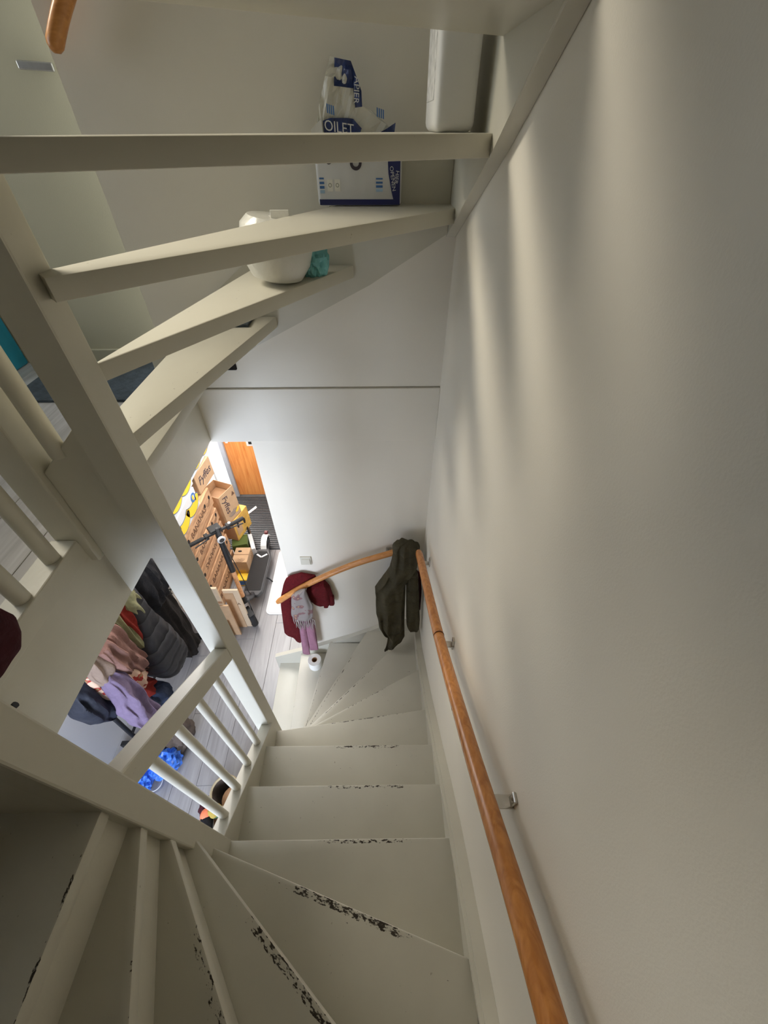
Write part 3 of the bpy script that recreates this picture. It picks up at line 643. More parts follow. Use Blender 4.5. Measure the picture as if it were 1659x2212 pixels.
# clothes rack with the clothes
rk = thing('clothes_rack', 'dark metal clothes rack loaded with coats on the ground floor', 'clothes rack', (-2.2, -.2, 0))
obj('rail', B().tube([(-2.2, -.82, 1.70), (-2.2, .36, 1.70)], .014, 12), 'black', rk, smooth=True)
for y in (-.66, .34):
    obj('upright', B().tube([(-2.33, y, .06), (-2.24, y, 1.70)], .016, 12), 'black', rk, smooth=True)
    obj('foot', B().box((-2.50, y - .02, 0), (-2.13, y + .02, .06), .006), 'black', rk)
obj('stretcher', B().tube([(-2.30, -.66, .30), (-2.30, .34, .30)], .011, 12), 'black', rk, smooth=True)
G = [
 ('coat', 'black padded coat at the near end of the clothes rack', 'coat', [(-.70, 1.62), (-.80, 1.58), (-.824, 1.385), (-.868, 1.292), (-.882, 1.229), (-.864, 1.078), (-.784, .926), (-.744, .889), (-.684, 1.027), (-.67, 1.227), (-.66, 1.55)], -2.12, .40, 'navycloth', 5, .16),
 ('dress', 'cream dress with red print hanging next to the black padded coat', 'dress', [(-.66, 1.60), (-.74, 1.58), (-.752, 1.377), (-.737, 1.142), (-.715, 1.06), (-.655, 1.10), (-.62, 1.35), (-.63, 1.58)], -2.08, .34, 'creamdress', 5, .15),
 ('dress', 'cream printed dress with scalloped hem below the pink coat', 'dress', [(-.52, 1.45), (-.60, 1.43), (-.618, .982), (-.616, .915), (-.555, .848), (-.455, .833), (-.43, .907), (-.47, 1.2)], -2.06, .20, 'creamdress', 6, .2),
 ('cardigan', 'taupe fleece cardigan above the lavender scarf on the rack', 'cardigan', [(-.60, 1.66), (-.71, 1.64), (-.745, 1.444), (-.724, 1.305), (-.676, 1.215), (-.640, 1.25), (-.60, 1.454)], -2.0, .26, 'taupe', 4, .14),
 ('coat', 'dusty pink wool coat in the middle of the clothes rack', 'coat', [(-.47, 1.62), (-.615, 1.60), (-.609, 1.435), (-.575, 1.284), (-.50, 1.017), (-.433, .944), (-.391, 1.006), (-.391, 1.118), (-.42, 1.35), (-.42, 1.58)], -2.02, .26, 'pinkcloth', 6, .28),
 ('coat', 'second dusty pink coat with its sleeve forward beside the taupe cardigan', 'coat', [(-.55, 1.62), (-.66, 1.60), (-.65, 1.35), (-.60, 1.21), (-.545, 1.19), (-.53, 1.40)], -1.96, .18, 'pinkcloth', 4, .22),
 ('shirt', 'sage green shirt between the pink coats and the red shirt', 'shirt', [(-.34, 1.62), (-.41, 1.60), (-.40, 1.40), (-.365, 1.10), (-.350, 1.045), (-.318, 1.06), (-.33, 1.25), (-.33, 1.58)], -2.02, .26, 'olivecloth', 4, .2),
 ('shirt', 'brick red shirt hanging between two sage green shirts', 'shirt', [(-.27, 1.62), (-.335, 1.60), (-.345, 1.40), (-.345, 1.13), (-.285, 1.08), (-.22, 1.098), (-.25, 1.40)], -2.03, .26, 'redcloth', 4, .2),
 ('shirt', 'crumpled sage green shirt behind the charcoal puffer coat', 'shirt', [(-.17, 1.62), (-.265, 1.60), (-.285, 1.484), (-.24, 1.31), (-.205, 1.25), (-.160, 1.286), (-.15, 1.5)], -2.0, .24, 'olivecloth', 5, .25),
 ('coat', 'long charcoal quilted puffer coat on the clothes rack', 'coat', [(-.16, 1.60), (-.25, 1.56), (-.29, 1.282), (-.335, 1.155), (-.41, 1.062), (-.436, .938), (-.436, .816), (-.358, .603), (-.155, .45), (-.085, .465), (-.054, .685), (-.081, .95), (-.12, 1.30), (-.12, 1.58)], -2.02, .30, 'puffer', 3, .08),
 ('jacket', 'deep black jacket beside the post on the clothes rack', 'jacket', [(.10, 1.60), (-.12, 1.60), (-.138, 1.431), (-.104, 1.286), (-.006, 1.018), (.196, 1.108), (.205, 1.30), (.18, 1.58)], -2.08, .36, 'blackcloth', 5, .1),
 ('coat', 'long black wool coat at the far end of the clothes rack', 'coat', [(.22, 1.4), (.08, 1.4), (.06, .922), (.054, .657), (.06, .301), (.023, .18), (.133, .037), (.26, .04), (.257, .226), (.251, .613), (.25, 1.1)], -2.14, .36, 'longblack', 5, .12),
 ('shirt', 'white and black striped garment behind the black jacket', 'shirt', [(.33, 1.60), (.20, 1.58), (.21, 1.25), (.26, 1.0), (.29, .75), (.305, .531), (.325, .60), (.335, 1.1)], -2.16, .20, 'stripe', 4, .15),
 ('trousers', 'bundle of dark blue denim jeans under the clothes', 'trousers', [(-.377, .62), (-.47, .66), (-.56, .64), (-.588, .58), (-.526, .409), (-.42, .306), (-.352, .399), (-.35, .55)], -2.10, .30, 'denim', 5, .22),
 ('scarf', 'long lavender scarf hanging to the foot of the clothes rack', 'scarf', [(-.66, 1.42), (-.728, 1.38), (-.756, 1.173), (-.798, 1.04), (-.795, .85), (-.785, .72), (-.72, .63), (-.66, .60), (-.625, .664), (-.620, .905), (-.608, 1.098), (-.62, 1.3)], -1.97, .14, 'lavender', 5, .35),
 ('sweater', 'red sweater bundled beneath the cream printed dress', 'sweater', [(-.379, .70), (-.46, .80), (-.555, .79), (-.575, .682), (-.488, .58), (-.377, .56)], -2.13, .24, 'redcloth', 5, .2)]
for i, (nm, lb_, cat, poly, c, dp, mat, fo, am) in enumerate(G):
    q = garment(nm, poly, 'x', c, dp, mat, None, fo + 2, am * 1.7, 36, 64, i * 1.7 + .5, .10 if mat == 'puffer' else 0, wr=.03 if mat != 'puffer' else .008)
    tag(q, lb_, cat, 'clothes on the rack')

# ------------------------------------------------------------------ lumps (bags, bundles)
def lump(name, c, r, mat, parent=None, seed=0, amp=.28, freq=2.2, sub=4, ridged=False, flat=True):
    bm = bmesh.new(); bmesh.ops.create_icosphere(bm, subdivisions=sub, radius=1)
    for v in bm.verts:
        d = v.co.normalized(); k = noise1((d.x * freq + seed, d.y * freq, d.z * freq)) + .5 * noise1((d.x * freq * 2.3 + seed, d.y * freq * 2.3, d.z * freq * 2.3))
        if ridged: k = .6 - 1.6 * abs(k)
        s = 1 + amp * k
        p = Vector((d.x * r[0] * s, d.y * r[1] * s, d.z * r[2] * s))
        if flat and p.z < -r[2] * .8: p.z = -r[2] * .8
        v.co = p + Vector(c)
    b = B(); b.bm.free(); b.bm = bm
    return obj(name, b, mat, parent, smooth=not ridged)
tag(lump('plastic_bag', (-2.06, -.80, .10), (.11, .12, .12), 'bluebag', None, 3, .4, 2.5, 4, True), 'shiny bright blue plastic bag on the ground floor beside the brown canvas bag', 'bag', 'blue plastic bags on the floor')
tag(lump('canvas_bag', (-2.0, -.62, .13), (.10, .14, .15), 'browncloth', None, 5, .3, 2.0), 'brown canvas bag slumped on the ground floor in front of the rack', 'bag')
tag(lump('plastic_bag', (-2.22, -.93, .09), (.09, .11, .11), 'bluebag', None, 8, .45, 2.6, 4, True), 'dark blue plastic bag nearest the lower newel beside the clear jar', 'bag', 'blue plastic bags on the floor')
tag(lump('cloth_bundle', (-2.27, -.98, .07), (.07, .06, .08), 'redcloth', None, 2, .3), 'small red cloth bundle beside the dark blue bag', 'cloth')
cj = thing('glass_jar', 'clear round plastic tub lying between blue bag and balusters', 'tub', (-2.10, -.95, 0))
obj('wall', B().lathe((-2.10, -.95, .0), [(.055, .001), (.060, .07), (.063, .072), (.060, .074), (.056, .07), (.05, .004)], 28), 'glass', cj, smooth=True)
obj('rim', B().lathe((-2.10, -.95, .0), [(.060, .070), (.065, .070), (.065, .076), (.060, .076)], 28, closed=True), 'whitep', cj, smooth=True)
tag(obj('toy_block', B().obox((-2.30, -1.03, .04), (.05, .02, 0), (-.02, .05, 0), (0, 0, .04), .006), plain('sky_blue_plastic', (.05, .38, .80), .4)), 'sky blue plastic block on the ground floor at the lower newel', 'block')
bk = thing('woven_basket', 'round woven basket with a beige rim on the floor below the balusters', 'basket', (-1.53, -1.02, .0))
obj('bowl', B().lathe((-1.47, -1.055, .0), [(.06, 0), (.085, .10), (.098, .245), (.09, .245), (.075, .10), (.05, .03)], 28), 'browncloth', bk, smooth=True)
obj('rim', B().lathe((-1.47, -1.055, .0), [(.092, .24), (.104, .24), (.108, .252), (.100, .262), (.090, .254)], 28, closed=True), 'wicker', bk, smooth=True)
bk.location = (-1.47, -1.055, 0)
for o in bk.children:
    o.data.transform(Matrix.Translation(ORG['woven_basket'] - Vector((-1.47, -1.055, 0))))
obj('contents', lump('x', (-1.47, -1.055, .20), (.08, .08, .045), 'browncloth', None, 3, .3) and B().lathe((-1.47, -1.055, .17), [(.07, 0), (.082, .03), (.05, .06), (.02, .065)], 18), 'browncloth', bk, smooth=True) if False else obj('contents', B().lathe((-1.47, -1.055, .17), [(.07, 0), (.083, .03), (.05, .055), (.02, .06)], 18), 'cardboard_dark', bk, smooth=True)
tag(lump('handbag', (-1.60, -1.13, .10), (.07, .08, .115), 'maroon', None, 11, .2), 'dark maroon handbag on the floor beside the woven basket', 'bag')
tag(lump('knitted_hat', (-1.505, -1.175, .25), (.05, .045, .055), 'multi', None, 14, .15), 'colourful yellow and green knitted hat below the last baluster', 'hat')
sh = thing('running_shoe', 'black running shoe with orange and pink toe under the stair string', 'shoe', (-1.55, -1.27, 0))
def shoe(c, yaw, parent):
    ca, sa = math.cos(yaw), math.sin(yaw); b = B(); rings = []
    prof = [(-.135, .03, .075), (-.11, .036, .10), (-.06, .036, .095), (0, .038, .075), (.06, .045, .06), (.11, .042, .045), (.135, .022, .03)]
    for (l, hw, hh) in prof:
        rings.append([b.bm.verts.new((c[0] + ca * l - sa * math.cos(t) * hw, c[1] + sa * l + ca * math.cos(t) * hw, c[2] + max(0.012, .012 + (hh) * (.5 + .5 * math.sin(t))))) for t in [2 * PI * k / 16 for k in range(16)]])
    for i in range(len(rings) - 1):
        for k in range(16): b.bm.faces.new((rings[i][k], rings[i][(k + 1) % 16], rings[i + 1][(k + 1) % 16], rings[i + 1][k]))
    b.bm.faces.new(rings[0][::-1]); b.bm.faces.new(rings[-1])
    return b
obj('upper', shoe((-1.53, -1.30, .20), 1.9, sh), 'blackcloth', sh, smooth=True)
obj('sole', B().obox((-1.53, -1.30, .207), (-.043, .127, 0), (-.036, -.012, 0), (0, 0, .012), .008), 'whitep', sh)
obj('toe_cap', B().lathe((-1.567, -1.195, .22), [(.046, 0), (.044, .02), (.03, .04), (.01, .046)], 16), plain('coral_orange', (.85, .22, .10), .6), sh, smooth=True)
tag(obj('shoe_box', B().box((-1.62, -1.42, 0), (-1.44, -1.14, .205), .004), 'cardboard_dark'), 'dark brown shoe box standing under the black running shoe', 'box')

# ------------------------------------------------------------------ hall: mats, boxes, scooter
rm = thing('ribbed_doormat', 'dark grey ribbed entrance mat lying before the orange door', 'mat', (-1.9, 2.05, 0))
obj('backing', B().box((-2.50, 1.535, -.006), (-1.05, 2.54, .004), .002, 1), 'ribmat', rm)
rb = B()
for k in range(30):
    y = 1.55 + k * .033; rb.box((-2.49, y, .003), (-1.06, y + .013, .012))
obj('rib', rb, 'ribmat', rm, kind='stuff')
tag(obj('paper_card', B().obox((-2.10, 2.165, .011), (.012, -.018, 0), (.10, .145, 0), (0, 0, .0015)), 'whitep'), 'narrow white card lying on the ribbed entrance mat', 'card')
wt = thing('white_floor_panel', 'flat white ridged panel along the hall wall beside the scooter', 'tray', (-1.46, 1.05, 0))  # flat white zone on the hall floor, outlined by two low ridges
def rrect(x0, x1, y0, y1, r, n=6):
    P = []
    for cx, cy, a0 in ((x1 - r, y0 + r, -PI / 2), (x1 - r, y1 - r, 0), (x0 + r, y1 - r, PI / 2), (x0 + r, y0 + r, PI)):
        for k in range(n + 1): P.append((cx + r * math.cos(a0 + PI / 2 * k / n), cy + r * math.sin(a0 + PI / 2 * k / n)))
    return P
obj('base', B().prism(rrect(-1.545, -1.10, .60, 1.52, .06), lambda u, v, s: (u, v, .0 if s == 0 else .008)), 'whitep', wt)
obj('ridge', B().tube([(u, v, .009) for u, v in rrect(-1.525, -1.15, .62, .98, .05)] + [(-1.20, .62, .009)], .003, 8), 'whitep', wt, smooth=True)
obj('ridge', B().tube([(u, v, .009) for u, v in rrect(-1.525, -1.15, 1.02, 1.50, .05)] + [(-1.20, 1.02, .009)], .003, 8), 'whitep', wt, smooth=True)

def crescent(b, c, ax, ay, R, wd, a0, a1, nz, off, t=.0012, n=18, taper=True):
    c, ax, ay, nz = map(Vector, (c, ax, ay, nz)); lo = []
    for k in range(n + 1):
        s = k / n; a = a0 + (a1 - a0) * s; wv = wd * (math.sin(PI * (.06 + .88 * s)) ** .55)
        lo.append([c + ax * math.cos(a) * (R - wv / 2) + ay * math.sin(a) * (R - wv / 2) + nz * off, c + ax * math.cos(a) * (R + wv / 2) + ay * math.sin(a) * (R + wv / 2) + nz * off])
    va = [[b.bm.verts.new(q) for q in p] for p in lo]; vb = [[b.bm.verts.new(q + nz * t) for q in p] for p in lo]
    for k in range(n):
        b.bm.faces.new((vb[k][0], vb[k][1], vb[k + 1][1], vb[k + 1][0]))
        b.bm.faces.new((va[k][0], va[k + 1][0], vb[k + 1][0], vb[k][0])); b.bm.faces.new((va[k][1], vb[k][1], vb[k + 1][1], va[k + 1][1]))
    return b
# wood print banana crates: (z0, z1) of the stack of five
XB = -2.0
def crate(z0, z1, label, upside=False, y0=.60, y1=1.29):
    t = thing('banana_crate', label, 'box', (XB - .2, (y0 + y1) / 2, z0), 'wood print banana cartons in the hall')
    zl = z0 + (z1 - z0) * .24
    obj('tray', B().box((XB - .38, y0 + .012, z0 + .002), (XB - .014, y1 - .012, zl + .02), .003, 1), 'crate', t)
    lid = obj('lid', B().box((XB - .39, y0, zl), (XB, y1, z1 - .003), .004, 1), 'crate', t)
    zc = (zl + z1) / 2; hgt = min(.075, (z1 - zl) * .48)
    s = -1 if upside else 1
    text('BANANAS', hgt * 1.15, (XB + .001, y0 + .30, zc), (0, s, 0), (0, 0, s), 'brownink', lid)
    for yy in (y0 + .035, y0 + .50, y1 - .06):
        obj('hand_hole', B().disc((XB - .001, yy, zc + .02 * s), .016, .022, (0, 1, 0), (0, 0, 1), .004), 'hole', lid)
    b = B()
    for q in range(3): crescent(b, (XB, y1 - .11, zc + .02), (0, 1, 0), (0, 0, 1), .03 + .014 * q, .004, -PI * .9, -PI * .1, (1, 0, 0), .0005)
    obj('banana_print', b, 'brownink', lid)
    return t
LV = [0, .29, .56, .765, .955, 1.228]
for i in range(5):
    crate(LV[i], LV[i + 1], ['wood print banana carton on the hall floor, bottom of its stack', 'wood print banana carton second from the bottom of the stack', 'wood print banana carton in the middle of the stack, lettering upside down', 'wood print banana carton second from the top of its stack', 'wood print banana carton on top, directly under the white cartons'][i], i == 2)
def white_box(x1, y0, y1, z0, z1, label):
    t = thing('white_banana_box', label, 'box', (x1 - .2, (y0 + y1) / 2, z0), 'white banana cartons in the hall')
    ct = obj('carton', B().box((x1 - .39, y0, z0 + .001), (x1, y1, z1 - .002), .004, 1), 'boxwhite', t)
    zc = (z0 + z1) / 2; hh = (z1 - z0) / 2; yc = (y0 + y1) / 2 + .03; L_ = y1 - y0
    sq = hh * .95
    for dy in (.10, -.13):
        cc = (x1, yc + dy + .02, zc + hh * .95)
        b = B(); crescent(b, cc, (0, 1, 0), (0, 0, .95), .155, .118, -PI * .86, -PI * .16, (1, 0, 0), .0004); obj('print_outline', b, 'outline', ct)
        b = B(); crescent(b, cc, (0, 1, 0), (0, 0, .95), .155, .100, -PI * .84, -PI * .18, (1, 0, 0), .0014); obj('banana_print', b, 'yellow', ct)
    obj('oval_sticker', B().disc((x1 + .0005, y1 - .075, zc + hh * .35), .045, hh * .42, (0, 1, 0), (0, 0, 1), .003), 'blue', ct)
    obj('sticker_emblem', B().disc((x1 + .003, y1 - .082, zc + hh * .38), .016, hh * .24, (0, 1, 0), (0, 0, 1), .0016), 'yellow', ct)
    obj('sticker_band', B().obox((x1 + .004, y1 - .062, zc + hh * .30), (.0006, 0, 0), (0, .006, .0), (0, 0, hh * .25)), 'boxwhite', ct)
    for k in range(2):
        obj('print_panel', B().box((x1 - .001, y0 + .03 + k * .055, zc - hh * .75), (x1 + .0012, y0 + .07 + k * .055, zc - hh * (.05 if k else .25))), 'paleblue', ct)
    for yy in (yc - .19, yc + .005, yc + .20):
        obj('hand_hole', B().disc((x1 + .002, yy, zc + hh * .05), .011, .02, (0, 1, 0), (0, 0, 1), .003), 'hole', ct)
    return t
white_box(XB, .49, 1.05, 1.228, 1.44, 'white carton printed with a yellow banana on the crate stack')
white_box(XB - .01, .53, 1.09, 1.44, 1.66, 'white banana carton on top of the other white carton')
def obox_thing(name, label, C0, ang, lx, ly, z0, z1, mat, cat='box'):
    # C0: the corner nearest the camera; ang: direction of the +x-ish face from that corner
    t = thing(name, label, cat, (C0[0], C0[1], z0))
    f = Vector((math.sin(ang), math.cos(ang), 0)); g = Vector((-math.cos(ang), math.sin(ang), 0))
    c = Vector((C0[0], C0[1], 0)) + f * ly / 2 + g * lx / 2
    return t, f, g, c
# carton on top at the right end of the crates
t, f, g, c = obox_thing('cardboard_box', 'tan cardboard carton with blue script lettering, above the open carton', (-2.03, 1.17), .10, .36, .34, 1.23, 1.455, 'cardboard')
obj('carton', B().obox((c.x, c.y, 1.342), g * .18, f * .17, (0, 0, .112), .004, 1), 'cardboard', t)
cf = c - g * .18
text('Fyffes', .115, (cf.x + .001, cf.y, 1.345), f, (0, 0, 1), 'ink', t, shear=.2)
white_box(XB - .02, 1.10, 1.66, 1.457, 1.68, 'white banana carton resting on the tan lettered carton')
# open carton
t, f, g, c = obox_thing('open_carton', 'open tan carton with blue script lettering and a yellow banana print', (-1.985, 1.372), .37, .25, .245, .60, 1.0, 'cardboard')
bb = B()
for (cc, a_, b_) in ((c - g * .123, g * .002, f * .1225), (c + g * .123, g * .002, f * .1225), (c - f * .1205, g * .125, f * .002), (c + f * .1205, g * .125, f * .002)):
    bb.obox((cc.x, cc.y, .80), a_, b_, (0, 0, .20))
bb.obox((c.x, c.y, .605), g * .125, f * .1225, (0, 0, .004))
obj('carton', bb, 'cardboard', t)
obj('inner_fold', B().obox((c.x, c.y, .90), g * .115, f * .112, (.0, 0, .004)), 'cardboard_dark', t)
cf = c - g * .1255
text('Fyffes', .105, (cf.x - f.x * .045, cf.y - f.y * .045, .845), (0, 0, -1), f, 'ink', t, shear=.15)
b = B()
for q in range(4): crescent(b, (cf.x, cf.y, .735), f, (0, 0, 1), .03 + .016 * q, .005, -PI * .85, -PI * .1, -g, .0008)
obj('banana_print', b, 'outline', t)
b = B(); crescent(b, (cf.x + f.x * .065, cf.y + f.y * .065, .70), f, (0, 0, 1), .030, .04, -PI * .75, PI * .1, -g, .0005); obj('yellow_print', b, 'yellow', t)
obj('hand_hole', B().prism([(0, 0), (.05, 0), (.025, .05)], lambda u, v, s: tuple(Vector((cf.x, cf.y, .89 + v)) + f * (.06 + u) - g * (.001 + .002 * s))), 'brownink', t)
# carton under the open one
t, f, g, c = obox_thing('yellow_carton', 'yellow printed carton with dark hand holes under the open carton', (-1.95, 1.41), .30, .30, .30, .30, .60, 'yellow')
obj('carton', B().obox((c.x, c.y, .45), g * .15, f * .15, (0, 0, .149), .004, 1), 'ochre', t)
obj('side_panel', B().obox((c.x - f.x * .1505, c.y - f.y * .1505, .45), g * .148, f * .001, (0, 0, .147)), 'cardboard_dark', t)
cf = c - g * .1505
obj('print_panel', B().obox((cf.x - f.x * .07, cf.y - f.y * .07, .47), g * .0012, f * .05, (0, 0, .11)), 'cardboard', t)
for q, zz in ((-.08, .50), (.04, .46)):
    obj('hand_hole', B().disc((cf.x + f.x * q, cf.y + f.y * q, zz), .018, .045, f, (0, 0, 1), .002), 'hole', t)
# low boxes behind the scooter stem
t = thing('green_crate', 'low olive green produce box below the yellow carton', 'box', (-1.90, 1.50, 0))
obj('carton', B().obox((-1.950, 1.43, .24), (.085, .02, 0), (-.02, .08, 0), (0, 0, .055), .004, 1), 'green', t)
obj('tray', B().obox((-1.955, 1.45, .09), (.08, .02, 0), (-.02, .09, 0), (0, 0, .088), .004, 1), 'cardboard_dark', t)
t = thing('low_carton', 'small tan carton with banana line drawing behind the scooter stem', 'box', (-1.86, 1.2, 0))
obj('carton', B().obox((-1.875, 1.20, .15), (.085, .0, 0), (.0, .11, 0), (0, 0, .149), .004, 1), 'cardboard', t)
b = B()
for q in range(3): crescent(b, (-1.79, 1.22, .22), (0, 1, 0), (0, 0, 1), .03 + .022 * q, .004, -PI * .6, PI * .3, (1, 0, 0), .0006)
obj('banana_print', b, 'brownink', t)
obj('hand_hole', B().disc((-1.90, 1.25, .299), .022, .012, (1, 0, 0), (0, 1, 0), .003), 'hole', t)
obj('top_seam', B().box((-1.96, 1.197, .2985), (-1.79, 1.203, .3005)), 'brownink', t)
b = B()
for q in range(4): crescent(b, (-1.875, 1.15, .2995), (1, 0, 0), (0, 1, 0), .02 + .013 * q, .004, -PI * .95, -PI * .05, (0, 0, 1), .0006)
obj('banana_print', b, 'brownink', t)
obj('print_panel', B().box((-1.955, 1.0885, .03), (-1.83, 1.0905, .16)), 'ochre', t)
obj('label', B().obox((-1.7895, 1.14, .08), (.001, 0, 0), (0, .035, 0), (0, 0, .03)), 'whitep', t)
t = thing('yellow_tray', 'shallow yellow and blue fruit tray on the floor beside the scooter deck', 'tray', (-1.84, 1.04, 0))
obj('carton', B().obox((-1.855, 1.035, .055), (.075, 0, 0), (0, .05, 0), (0, 0, .054), .004, 1), 'yellow', t)
obj('print_panel', B().obox((-1.855, .984, .055), (.06, 0, 0), (0, .0012, 0), (0, 0, .035)), 'blue', t)
t = thing('fruit_carton', 'flat white and blue fruit carton standing behind the scooter deck', 'box', (-1.80, 1.45, 0))
obj('carton', B().obox((-1.83, 1.46, .12), (.022, .008, 0), (-.05, .12, 0), (0, 0, .119), .003, 1), 'boxwhite', t)
obj('hand_hole', B().obox((-1.795, 1.44, .15), (.004, .0015, 0), (-.010, .024, 0), (0, 0, .03)), 'hole', t)
t = thing('picture_panel', 'dark patterned panel leaning between the cartons and the mat', 'panel', (-1.98, 1.74, 0))
obj('board', B().obox((-1.93, 1.70, .17), (.008, .003, 0), (-.05, .125, 0), (0, 0, .169), .002, 1), 'hole', t)
obj('print', B().obox((-1.9205, 1.7035, .17), (.0015, .0006, 0), (-.042, .105, 0), (0, 0, .135)), patterned('tan_and_black_print', (.42, .28, .16), [(.02, .02, .02), (.20, .12, .07)], 16, .48), t)
# flattened cartons
t = thing('flattened_carton', 'flattened cardboard carton standing against the scooter wheel', 'cardboard', (-1.72, .47, 0), 'flattened cartons by the newel')
obj('sheet', B().box((-1.80, .462, .0), (-1.652, .482, .645), .003, 1), 'cardboard_pale', t)
obj('flap', B().box((-1.80, .455, .0), (-1.705, .4615, .60), .001, 1), 'cardboard', t)
text('A', .05, (-1.69, .4615, .42), (1, 0, 0), (0, 0, 1), 'brownink', t)
t = thing('flattened_carton', 'taller flattened cardboard carton in front of the other flat carton', 'cardboard', (-1.82, .39, 0), 'flattened cartons by the newel')
obj('sheet', B().box((-1.93, .385, 0), (-1.795, .41, .78), .003, 1), 'cardboard_pale', t)
obj('flap', B().box((-1.87, .365, 0), (-1.745, .384, .53), .002, 1), 'cardboard', t)
obj('fold_strip', B().box((-1.93, .380, .55), (-1.795, .3845, .58)), 'cardboard_dark', t)
t = thing('flattened_carton', 'pale folded carton sheet nearest the long newel post', 'cardboard', (-1.90, .33, 0), 'flattened cartons by the newel')
obj('sheet', B().box((-1.96, .315, 0), (-1.80, .335, .30), .003, 1), 'cardboard_pale', t)

# kick scooter
sc = thing('electric_scooter', 'black electric kick scooter with copper lower stem parked in the hall', 'scooter', (-1.68, 1.0, 0))
HB = Vector((-1.80, .790, 1.10)); AX = Vector((-1.652, .505, .108))
hd = Vector((.39, .34, 0)).normalized(); fd = Vector((.34, -.39, 0)).normalized()
up = (HB - AX).normalized()
def P_(t): return AX.lerp(HB, t)
fw_ = obj('front_wheel', B().lathe(AX - hd * .024, [(.075, -.006), (.098, -.004), (.108, .012), (.108, .036), (.098, .052), (.075, .054), (.06, .03), (.06, .018)], 32, hd, closed=True), 'rubber', sc, smooth=True)
obj('front_hub', B().lathe(AX - hd * .026, [(.074, .004), (.074, .048)], 24, hd), 'greydeck', fw_, smooth=True)
obj('fork', B().obox(P_(.10) + hd * .036, hd * .005, fd * .016, up * .10, .003, 1).obox(P_(.10) - hd * .036, hd * .005, fd * .016, up * .10, .003, 1).obox(P_(.205), hd * .042, fd * .02, up * .012, .003, 1), 'greydeck', sc)
obj('front_fender', B().obox(AX + Vector((0, 0, .117)) + fd * .01, hd * .03, fd * .07, (0, 0, .005), .003, 1), 'black', sc)
obj('lower_stem', B().tube([P_(.21), P_(.58)], .021, 16), 'orange_refl', sc, smooth=True)
obj('stem_collar', B().tube([P_(.20), P_(.27)], .028, 16), 'black', sc, smooth=True)
obj('latch', B().obox(P_(.245) - hd * .04, hd * .03, fd * .012, up * .012, .003, 1), 'black', sc)
obj('upper_stem', B().tube([P_(.57), P_(1.0)], .027, 16), 'black', sc, smooth=True)
hbar = obj('handlebar', B().tube([HB - hd * .22 + up * .01, HB + up * .01, HB + hd * .22 + up * .01], .015, 14), 'black', sc, smooth=True)
for s in (-1, 1):
    obj('grip', B().tube([HB + hd * s * .14 + up * .01, HB + hd * s * .265 + up * .01], .019, 14), 'rubber', hbar, smooth=True)
    obj('brake_lever', B().tube([HB + hd * s * .10 + up * .012, HB + hd * s * .12 + fd * .035 + up * .005, HB + hd * s * .235 + fd * .05 + up * .0], .006, 8), 'black', sc, smooth=True)
    obj('clamp', B().obox(HB + hd * s * .105 + up * .01, hd * .018, fd * .025, up * .022, .005, 1), 'black', hbar)
obj('bell', B().lathe(HB + hd * .125 + up * .03, [(.014, 0), (.014, .008), (.006, .016)], 14), 'silver', sc, smooth=True)
obj('display', B().obox(HB - fd * .03 + up * .03 - hd * .01, hd * .055, fd * .045, up * .012, .008, 2), 'black', sc)
obj('stem_cap', B().obox(HB + fd * .022 + up * .02, hd * .012, fd * .012, up * .04, .003, 1), 'greydeck', sc)
hl = obj('headlight', B().lathe(P_(.945) + fd * .028, [(.036, 0), (.040, .012), (.034, .018), (.028, .020)], 24, fd), 'silver', sc, smooth=True)
obj('lens', B().disc(P_(.945) + fd * .0485, .024, .024, hd, fd.cross(hd) * -1, .002), 'greydeck', hl)
DC = [(-1.790, .80), (-1.755, .745), (-1.630, .745), (-1.590, .80), (-1.588, 1.30), (-1.63, 1.42), (-1.75, 1.42), (-1.80, 1.30)]
obj('deck', B().prism(DC, lambda u, v, s: (u, v, .105 if s == 0 else .155), .01), 'greydeck', sc)
obj('grip_mat', B().prism([(-1.776, .81), (-1.606, .81), (-1.604, 1.30), (-1.645, 1.37), (-1.737, 1.37), (-1.786, 1.30)], lambda u, v, s: (u, v, .154 if s == 0 else .159)), 'rubber', sc)
obj('chevron', B().obox((-1.722, 1.30, .1605), (.030, -.022, 0), (.006, .008, 0), (0, 0, .0012)).obox((-1.662, 1.30, .1605), (.030, .022, 0), (-.006, .008, 0), (0, 0, .0012)), 'silver', sc)
obj('neck', B().tube([(-1.69, .77, .13), (-1.685, .68, .21), tuple(P_(.24))], [.035, .032, .026], 14), 'greydeck', sc, smooth=True)
rw_ = obj('rear_wheel', B().lathe((-1.714, 1.52, .108), [(.075, .0), (.098, .004), (.108, .016), (.108, .032), (.098, .044), (.075, .048), (.06, .03), (.06, .018)], 32, (1, 0, 0), closed=True), 'rubber', sc, smooth=True)
obj('rear_hub', B().lathe((-1.716, 1.52, .108), [(.074, .004), (.074, .048)], 24, (1, 0, 0)), 'greydeck', rw_, smooth=True)
obj('rear_fork', B().box((-1.735, 1.38, .10), (-1.722, 1.54, .13), .003, 1).box((-1.66, 1.38, .10), (-1.647, 1.54, .13), .003, 1), 'greydeck', sc)
rf = B()
for k in range(6):
    a = math.radians(150 - k * 24); rf.obox((-1.69, 1.52 + math.cos(a) * .122, .108 + math.sin(a) * .122), (.034, 0, 0), (0, math.sin(a) * .027, -math.cos(a) * .027), (0, math.cos(a) * .004, math.sin(a) * .004))
obj('rear_fender', rf, 'whitep', sc)
obj('tail_lamp', B().box((-1.71, 1.60, .20), (-1.67, 1.64, .235), .004, 1), plain('red_lens', (.10, .01, .012), .3), sc)
